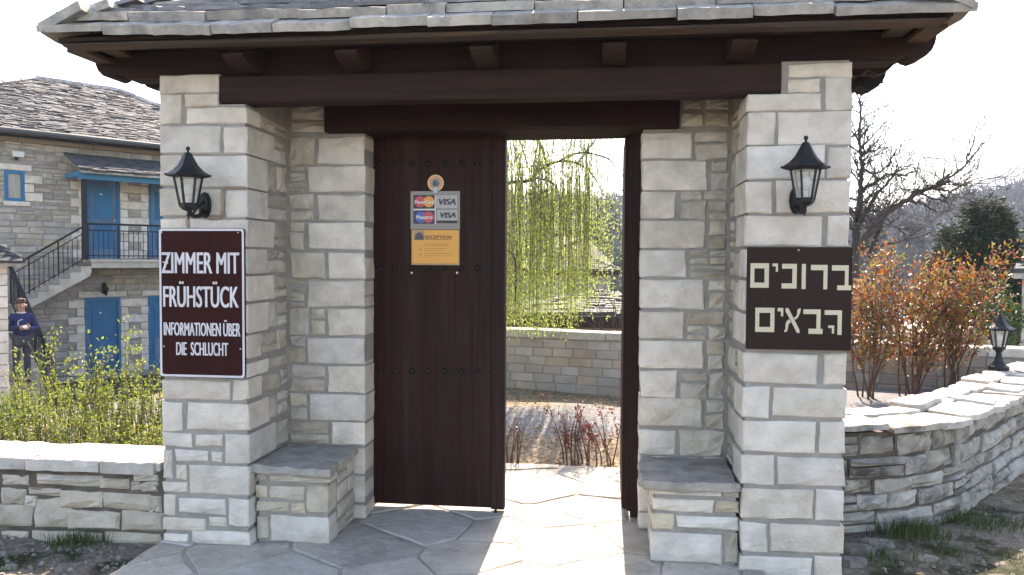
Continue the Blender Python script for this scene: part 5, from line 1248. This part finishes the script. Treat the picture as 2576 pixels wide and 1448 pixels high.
def clumpy(name, label, cat, base, top, prof, ncl, nl, ll, ml, seed, droop=.2, nar=1.0):
    rng = random.Random(seed); base = Vector(base); h = top-base.z; t_ = thing(name, label, cat, base); mb = MB(); mb.tube(wander(base-Vector((0, 0, .1)), (.03, 0, 1), h*.93, 6, rng, .03), [lerp(.03*h, .008, k/6) for k in range(7)], 7); obj('trunk', mb, bark, t_)
    fo = MB(); bm_ = MB()
    for i in range(ncl):
        z = rng.random(); a = rng.uniform(0, 6.283); rr = prof(z)*math.sqrt(rng.uniform(.15, 1)); c = base+Vector((rr*math.cos(a), rr*math.sin(a), z*h))
        if i % 6 == 0: bm_.tube([base+Vector((0, 0, z*h*.85)), c], [.014, .004], 3, cap=False)
        cr = rng.uniform(.08, .20)*(.5+h/6); out = Vector((math.cos(a), math.sin(a), rng.uniform(-droop, .5)))
        for k in range(nl):
            q = c+Vector((rng.gauss(0, cr*.55), rng.gauss(0, cr*.55), rng.gauss(0, cr*.45))); leaf(fo, q, out+Vector((rng.gauss(0, .6), rng.gauss(0, .6), rng.gauss(0, .5))), ll*rng.uniform(.6, 1.4), ll*rng.uniform(.3, .55)*nar, rng)
    stuff(obj('branches', bm_, bark, t_)); stuff(obj('foliage', fo, ml, t_)); return t_
q = atD(2478, 760, 15); b = (q.x, q.y, ground_h(q.x, q.y)); top = atD(2490, 520, 15).z
clumpy('conifer_tree', 'dark green ragged conifer rising behind the red shrubs', 'tree', b, top, lambda z: .14+1.2*(1-z)**.8 if z > .1 else 1.1, 520, 52, .13, conif_l, 3, .5, .6)
q = atD(2405, 760, 15.5); b = (q.x, q.y, ground_h(q.x, q.y)); top = atD(2418, 580, 15.5).z
clumpy('conifer_tree', 'lower paler conifer left of the ragged dark conifer', 'tree', b, top, lambda z: .15+1.3*(1-z)**.9, 380, 52, .12, conif_l, 4, .5, .6)
q = atD(2508, 850, 9.6); b = (q.x, q.y, ground_h(q.x, q.y)); top = atD(2508, 722, 9.6).z
clumpy('evergreen_bush', 'bright green glossy bush behind the post lantern', 'bush', b, top, lambda z: .36*math.sin(math.pi*(.25+.7*z)), 70, 34, .05, green_l, 5)
for i, (px, py, d, hh, lb) in enumerate(((1545, 785, 12.6, .95, 'bare twiggy bush before the sunlit roof in the doorway'), (1285, 800, 11.2, .6, 'brown twiggy bush left in the doorway above the courtyard wall'))):
    q = atD(px, py, d); z = ground_h(q.x, q.y); shrub('bare_bush', lb, 'bush', (q.x, q.y, z), q.z-z+hh, .16, 12, 60, .03, darkred_l, bark, 200+i, 'bare bushes beyond the yard', .3, 6, srad=.010)

# ------------------------------------------------------------------ hills and far woods
rng = random.Random(55)
def prof(tab, a):
    for (x0, y0), (x1, y1) in zip(tab, tab[1:]):
        if a <= x1: return lerp(y0, y1, ss(x0, x1, a))
    return tab[-1][1]
E1T = [(-75, .085), (-30, .075), (-14, .060), (-7, .064), (-2, .062), (3, .060), (10, .048), (17, .036), (22, .052), (27, .064), (40, .08), (75, .085)]
E2T = [(-75, .02), (8, .015), (16, .030), (20, .060), (23.3, .082), (26, .101), (33, .112), (75, .11)]
def hill_mesh(tab, r0_, r1_, r2_, zlow, name, m, wob, na=150, nr=26):
    mb = MB()
    for j in range(nr+1):
        r_ = lerp(r0_, r2_, j/nr)
        for i in range(na+1):
            a = lerp(-75, 75, i/na); top = prof(tab, a)*r1_+1.6
            h = lerp(zlow, top, ss(r0_, r1_, r_)) if r_ <= r1_ else lerp(top, top*.8, ss(r1_, r2_, r_))
            h += wob*(math.sin(a*.9+r_*.02)+.6*math.sin(a*2.3-r_*.05))*ss(r0_, lerp(r0_, r1_, .3), r_)
            mb.v.append((r_*math.sin(R(a)), r_*math.cos(R(a)), h))
    for j in range(nr):
        for i in range(na):
            k = j*(na+1)+i; mb.f.append((k, k+1, k+na+2, k+na+1)); mb.mi.append(0)
    return struct(obj(name, mb, m, smooth=True))
hm = mat('wooded slope', (.045, .036, .034), (.030, .030, .022), .06, 6, .5, .3, 1, blotch=((.035, .045, .028), .03, .52, .7))
hm2 = mat('rocky mountain', (.05, .05, .045), (.03, .036, .028), .012, 7, .5, .1, 1, blotch=((.22, .21, .20), .05, .60, .5))
hill_mesh(E1T, 75, 300, 420, -6.6, 'hill', hm, .8); hill_mesh(E2T, 500, 1200, 1600, -8, 'mountain', hm2, 5)
def h1(r_, a): return lerp(-6.6, prof(E1T, a)*300+1.6, ss(75, 300, r_))+.8*(math.sin(a*.9+r_*.02)+.6*math.sin(a*2.3-r_*.05))*ss(75, 142, r_)
bare_w, pines = MB(), MB()
for i in range(5200):
    z = rng.random(); a = rng.uniform(-24, 37) if z < .8 else rng.uniform(-60, 60); r_ = lerp(70, 312, rng.random()**.8)
    x, y = r_*math.sin(R(a)), r_*math.cos(R(a)); zb = h1(r_, a) if r_ > 75 else -6.2
    if rng.random() < (.34 if a < 8 else .12):
        h = rng.uniform(4, 8); w_ = h*.20
        for k in range(26):
            f_ = rng.random(); q = Vector((x, y, zb+h*f_)); th = rng.uniform(0, 6.28); rr = w_*(1-f_)+.15
            d = Vector((math.cos(th)*rr, math.sin(th)*rr, -.35*rr)); s_ = Vector((-math.sin(th), math.cos(th), 0))*rr*.45
            pines.add([q+Vector((0, 0, .5)), q+d+s_, q+d-s_], [(0, 1, 2)])
    else:
        h = rng.uniform(3.5, 6.5); cr = h*.33
        for k in range(26):
            th = rng.uniform(0, 6.28); u_ = rng.uniform(-1, 1); q = Vector((x+cr*math.sqrt(1-u_*u_)*math.cos(th)*rng.random()**.4, y+cr*math.sqrt(1-u_*u_)*math.sin(th)*rng.random()**.4, zb+h*.6+h*.42*u_))
            d = Vector((q.x-x, q.y-y, (q.z-zb)*.7)).normalized(); s_ = d.cross(Vector((rng.gauss(0, 1), rng.gauss(0, 1), rng.gauss(0, 1)))).normalized(); l_ = rng.uniform(.5, 1.1)
            bare_w.add([q-d*l_*.6, q+d*l_+s_*l_*.22, q+d*l_*.8-s_*l_*.22], [(0, 1, 2)])
        bare_w.add([(x-.08, y, zb-.3), (x+.08, y, zb-.3), (x, y, zb+h*.8)], [(0, 1, 2)])
def wood_obj(nm, mb, m): o = obj(nm, mb, m, base=True); o['kind'] = 'stuff'; return o
wood_obj('bare_forest', bare_w, wood_far); wood_obj('pine_forest', pines, pine_far)
for i, (px, py, d, yt, lb) in enumerate(((1358, 560, 120, 488, 'dark pointed pine on the hill seen through the left part of the doorway'), (1420, 570, 150, 500, 'pine tree on the hillside behind the willow middle'), (1535, 600, 110, 520, 'dark pine on the hill at the right of the doorway'), (1490, 640, 90, 555, 'dark green pine below the ridge behind the willow'), (2205, 590, 90, 548, 'rounded dark pine on the skyline behind the bare tree'), (2300, 585, 110, 553, 'bushy pine right of the bare tree trunk on the skyline'))):
    q = atD(px, py, d); a = math.degrees(math.atan2(q.x, q.y)); zb = h1(math.hypot(q.x, q.y), a); tp = atD(px, yt, d).z
    clumpy('pine_tree', lb, 'tree', (q.x, q.y, zb), tp, (lambda z: .30*(1-z)+.1) if False else (lambda z, H=tp-zb: H*.20*(1-z)**.8+.2), 60, 22, .75, pine_far, 300+i)

# ------------------------------------------------------------------ gravel, grass and litter
rng = random.Random(61)
gv = MB()
for i in range(3400):
    z = rng.random()
    if z < .36: x, y = rng.uniform(-4.2, -2.35), rng.uniform(3.2, 4.16)
    else: x, y = rng.uniform(1.15, 4.6), rng.uniform(3.3, 6.8)
    if x > 1.2 and y > wall_y(x)-.02: continue
    if x < -2.35 and x > -2.55 and y > 3.9 and rng.random() < .5: continue
    r_ = rng.choice([.004, .005, .006, .008, .010, .013, .018]) ; b = len(gv.v)
    mb_ = MB(); a0 = rng.uniform(0, 6.28); k = 5; zz = ground_h(x, y)-.016
    lo = [(x+r_*1.0*math.cos(a0+j*1.2566)*rng.uniform(.7, 1.2), y+r_*math.sin(a0+j*1.2566)*rng.uniform(.7, 1.2), zz) for j in range(k)]
    hi = [(lerp(p_[0], x, .4), lerp(p_[1], y, .4), zz+r_*rng.uniform(.5, .9)) for p_ in lo]
    gv.add(lo+hi, [(j, (j+1) % k, k+(j+1) % k, k+j) for j in range(k)]+[tuple(range(k, 2*k))])
for (px, py, rr) in ((2150, 1385, .10), (2205, 1372, .09), (2262, 1398, .08), (2140, 1412, .07), (2330, 1405, .05), (30, 1425, .03), (150, 1432, .025)):
    c_ = onZ(px, py); k = 7; a0 = rng.uniform(0, 6.28)
    lo = [(c_.x+rr*1.3*math.cos(a0+j*.8976)*rng.uniform(.75, 1.2), c_.y+rr*.7*math.sin(a0+j*.8976)*rng.uniform(.75, 1.2), -.03) for j in range(k)]
    hi = [(lerp(p_[0], c_.x, .2), lerp(p_[1], c_.y, .2), rr*.28*rng.uniform(.7, 1.1)) for p_ in lo]; gv.add(lo+hi, [(j, (j+1) % k, k+(j+1) % k, k+j) for j in range(k)]+[tuple(range(k, 2*k))])
o = obj('gravel', gv, pebble, base=True); o['kind'] = 'stuff'
gr = MB()
tuf = [(onZ(585/3, 965+1180/3), 70, .10), (onZ(620/3, 965+1165/3), 60, .10), (onZ(1130/3, 1425), 20, .05), (onZ(2270, 1355), 120, .12), (onZ(2300, 1345), 110, .11), (onZ(2250, 1400), 80, .07), (onZ(2420, 1310), 90, .10), (onZ(2445, 1300), 60, .09), (onZ(2340, 1360), 70, .07), (onZ(2180, 1410), 60, .06), (onZ(2480, 1330), 70, .06), (onZ(2540, 1320), 60, .06), (onZ(2400, 1400), 80, .05), (onZ(2560, 1400), 60, .05), (onZ(60, 1420), 30, .05), (onZ(180, 1372), 30, .07)]
for c_, n_, h in tuf:
    for i in range(int(n_*1.6)):
        x, y = c_.x+rng.gauss(0, .10), c_.y+rng.gauss(0, .07)
        if x > 1.2 and y > wall_y(x)-.01: y = wall_y(x)-rng.uniform(.01, .06)
        if x < -2 and y > 4.15: y = 4.14-rng.uniform(0, .04)
        z = ground_h(x, y)-.015; l_ = h*rng.uniform(.4, 1.1); dx, dy = rng.gauss(0, .35)*l_, rng.gauss(0, .35)*l_; w_ = .0022; a = rng.uniform(0, 3.14); cx, cy = math.cos(a)*w_, math.sin(a)*w_
        gr.add([(x-cx, y-cy, z), (x+cx, y+cy, z), (x+dx*.4+cx*.8, y+dy*.4+cy*.8, z+l_*.6), (x+dx*.4-cx*.8, y+dy*.4-cy*.8, z+l_*.6), (x+dx, y+dy, z+l_*.9)], [(0, 1, 2, 3), (3, 2, 4)])
o = obj('grass', gr, grass_m, base=True); o['kind'] = 'stuff'
lit = MB()
for i in range(5200):
    x, y = rng.uniform(-2.6, 1.2), rng.uniform(6.14, 9.3); 
    if 7.4 < y+.3*math.sin(x*2) < 8.6 and rng.random() < .75: continue
    leaf(lit, (x, y, ground_h(x, y)+rng.uniform(-.01, .015)), (rng.gauss(0, 1), rng.gauss(0, 1), rng.gauss(.12, .2)), rng.uniform(.02, .055), rng.uniform(.008, .022), rng)
o = obj('leaf_litter', lit, dry_m, base=True); o['kind'] = 'stuff'

# ------------------------------------------------------------------ person at the foot of the stair
def skin(name, V, E_, rad, m, parent, sub=2):
    me = D2.meshes.new(name); me.from_pydata(V, E_, []); o = D2.objects.new(name, me); COL.objects.link(o)
    sk = o.modifiers.new('s', 'SKIN'); sk.use_smooth_shade = True; o.modifiers.new('u', 'SUBSURF').levels = sub; o.modifiers['u'].render_levels = sub
    for i, r_ in enumerate(rad):
        me.skin_vertices[0].data[i].radius = r_ if isinstance(r_, tuple) else (r_, r_); me.skin_vertices[0].data[i].use_root = (i == 0)
    dg = bpy.context.evaluated_depsgraph_get(); dg.update(); em = D2.meshes.new_from_object(o.evaluated_get(dg)); D2.objects.remove(o)
    mb = MB(); mb.add([tuple(v.co) for v in em.vertices], [tuple(p_.vertices) for p_ in em.polygons]); D2.meshes.remove(em)
    return mb
du = -2.9
d_ = ray(55, 929); q = P0+eU*du; t_ = (q-CAM).dot(eU)/d_.dot(eU); fp = CAM+d_*t_
nP = (fp-P0).dot(HF.n); kst = int((nP-NB)/(n_end-NB)*ns2); zst = lerp(zl, ZG, (kst+1)/ns2)
PB = Vector((fp.x, fp.y, zst)); hgt = (atD(50, 757, (fp-CAM).dot(FW)).z-zst)/1.70
face = (CAM-PB); face.z = 0; face.normalize(); face = (Matrix.Rotation(R(12), 3, 'Z') @ face); side_ = Vector((0, 0, 1)).cross(face)
TPn = lambda l, f_, z: PB+(side_*l+face*f_+Vector((0, 0, z)))*hgt                # l: to the figure's own left is +
per = thing('person', 'person in navy sweater and dark trousers holding something shiny by the stair', 'person', PB)
skin_m = flat('skin', (.36, .20, .145), .6); navy = mat('navy sweater', (.016, .026, .105), (.012, .02, .08), 20, 3, .2, 60, .9); jeans = mat('dark jeans', (.055, .06, .085), (.04, .045, .065), 25, 3, .2, 80, .9); hair_m = mat('brown hair', (.075, .042, .025), (.05, .028, .017), 60, 3, .3, 90, .6); shoe_m = flat('dark shoes', (.02, .02, .022), .6)
J = dict(pel=(0, 0, .93), wa=(0, 0, 1.06), ch=(0, .01, 1.26), nk=(0, .0, 1.43), nk2=(0, .015, 1.50), hd=(0, .03, 1.60), hd2=(0, .025, 1.66),
         sl=(.17, 0, 1.38), el=(.27, .02, 1.12), wl=(.06, .24, 1.13), hl=(-.01, .27, 1.14), sr=(-.17, 0, 1.38), er=(-.27, .02, 1.12), wr=(-.05, .25, 1.17), hr=(.02, .28, 1.18),
         hpl=(.09, 0, .90), kl=(.10, .02, .50), al=(.10, -.01, .09), tl=(.11, .13, .04), hpr=(-.09, 0, .90), kr=(-.10, .03, .50), ar=(-.10, -.01, .09), tr=(-.11, .13, .04))
ed = [('pel', 'wa'), ('wa', 'ch'), ('ch', 'nk'), ('nk', 'nk2'), ('nk2', 'hd'), ('hd', 'hd2'), ('ch', 'sl'), ('sl', 'el'), ('el', 'wl'), ('wl', 'hl'), ('ch', 'sr'), ('sr', 'er'), ('er', 'wr'), ('wr', 'hr'), ('pel', 'hpl'), ('hpl', 'kl'), ('kl', 'al'), ('al', 'tl'), ('pel', 'hpr'), ('hpr', 'kr'), ('kr', 'ar'), ('ar', 'tr')]
rd = dict(pel=.14, wa=.13, ch=.145, nk=.055, nk2=.055, hd=.088, hd2=.075, sl=.06, el=.043, wl=.030, hl=.030, sr=.06, er=.043, wr=.030, hr=.030, hpl=.085, kl=.055, al=.04, tl=.03, hpr=.085, kr=.055, ar=.04, tr=.03)
def sk_part(keys, grow, name, m, parent):
    ks = [k for k in J if k in keys]; V = [tuple(TPn(*J[k])) for k in ks]; E_ = [(ks.index(a), ks.index(b)) for a, b in ed if a in keys and b in keys]
    return skin(name, V, E_, [(rd[k]*(.72 if not grow and k in ('pel', 'wa', 'ch', 'sl', 'el', 'sr', 'er', 'hpl', 'kl', 'hpr', 'kr') else 1)+grow)*hgt for k in ks], m, parent)
body = sk_part(set(J), 0, 'body', skin_m, per)
for s_, w_k, h_k in ((1, 'wl', 'hl'), (-1, 'wr', 'hr')):                 # five fingers each, curled round the thing held
    hp3 = Vector(J[h_k])
    for i, l_ in enumerate((.070, .078, .074, .058)):
        p0 = hp3+Vector((-s_*.015, .012, .026-.017*i)); body.tube([TPn(*p0), TPn(*(p0+Vector((-s_*l_*.5, .022, 0)))), TPn(*(p0+Vector((-s_*l_*.8, -.002, -.002))))], [.009*hgt, .008*hgt, .006*hgt], 5)
    p0 = hp3+Vector((0, .0, .028)); body.tube([TPn(*p0), TPn(*(p0+Vector((-s_*.02, .025, .022)))), TPn(*(p0+Vector((-s_*.05, .03, .020))))], [.011*hgt, .009*hgt, .007*hgt], 5)
body.tube([TPn(0, .105, 1.605), TPn(0, .132, 1.578), TPn(0, .105, 1.570)], [.010*hgt, .017*hgt, .010*hgt], 6)        # nose
for s_ in (-1, 1): body.ball(TPn(s_*.090, .02, 1.60), .026*hgt, 6, 5, (.5, 1, 1.2))
bo = obj('body', body, skin_m, per, smooth=True)
for s_ in (-1, 1): mb = MB(); mb.ball(TPn(s_*.034, .108, 1.617), .011*hgt, 6, 4); obj('eye', mb, shoe_m, bo)
mb = MB(); mb.ball(TPn(0, .108, 1.545), .020*hgt, 6, 4, (1.2, .6, .35)); obj('mouth', mb, flat('lips', (.25, .10, .08), .6), bo)
obj('sweater', sk_part({'pel', 'wa', 'ch', 'nk', 'sl', 'el', 'wl', 'sr', 'er', 'wr'}, .020, 'sweater', navy, per), navy, per, smooth=True)
obj('trousers', sk_part({'pel', 'hpl', 'kl', 'al', 'hpr', 'kr', 'ar'}, .018, 'trousers', jeans, per), jeans, per, smooth=True)
for k in ('l', 'r'):
    a_, t2 = J['a'+k], J['t'+k]; mb = skin('shoe', [tuple(TPn(a_[0], a_[1]-.03, .045)), tuple(TPn(a_[0], a_[1]+.06, .045)), tuple(TPn(t2[0], t2[1]+.04, .035))], [(0, 1), (1, 2)], [.046*hgt, .05*hgt, .036*hgt], shoe_m, per); obj('shoe', mb, shoe_m, per, smooth=True)
mb = MB(); mb.ball(TPn(0, -.012, 1.685), .100*hgt, 12, 8, (1, 1.0, .72)); mb.ball(TPn(0, -.04, 1.62), .096*hgt, 10, 7); mb.ball(TPn(.03, .055, 1.725), .045*hgt, 8, 6, (1.3, 1, .5)); obj('hair', mb, hair_m, per, smooth=True)
mb = MB(); mb.tube([TPn(.075*math.sin(R(i*30)), .012+.07*math.cos(R(i*30)), 1.445+(.0 if i in (0, 12) else .012)) for i in range(13)], .016*hgt, 5); obj('collar', mb, flat('pale collar', (.50, .47, .45), .8), per)
mb = MB()
arc = [TPn(-.02+.075*math.cos(R(a)), .178, 1.245+.075*math.sin(R(a))) for a in range(80, 300, 20)]; mb.tube(arc, .010*hgt, 4); obj('printed_arc', mb, flat('sweater print', (.42, .42, .46), .8), per)
mb = MB(); mb.ball(TPn(.0, .31, 1.17), .045*hgt, 8, 6, (1.3, .6, .8)); held = obj('shiny_case', mb, flat('polished metal', (.85, .85, .88), .15), smooth=True); tag(held, 'small shiny silver object held in both hands of the person', 'case')

# ------------------------------------------------------------------ air
hz = MB(); hz.box(-1700, 1700, -55, 1750, -13.5, 165); hm_ = D2.materials.new('haze'); hm_.use_nodes = True; t = hm_.node_tree; t.nodes.clear()
o_ = N(t, 'ShaderNodeOutputMaterial'); v_ = N(t, 'ShaderNodeVolumePrincipled'); v_.inputs['Color'].default_value = (.62, .77, 1, 1); v_.inputs['Density'].default_value = .00042; v_.inputs['Anisotropy'].default_value = .2
t.links.new(v_.outputs[0], o_.inputs['Volume'])
hzo = obj('haze', hz, hm_); hzo['kind'] = 'stuff'
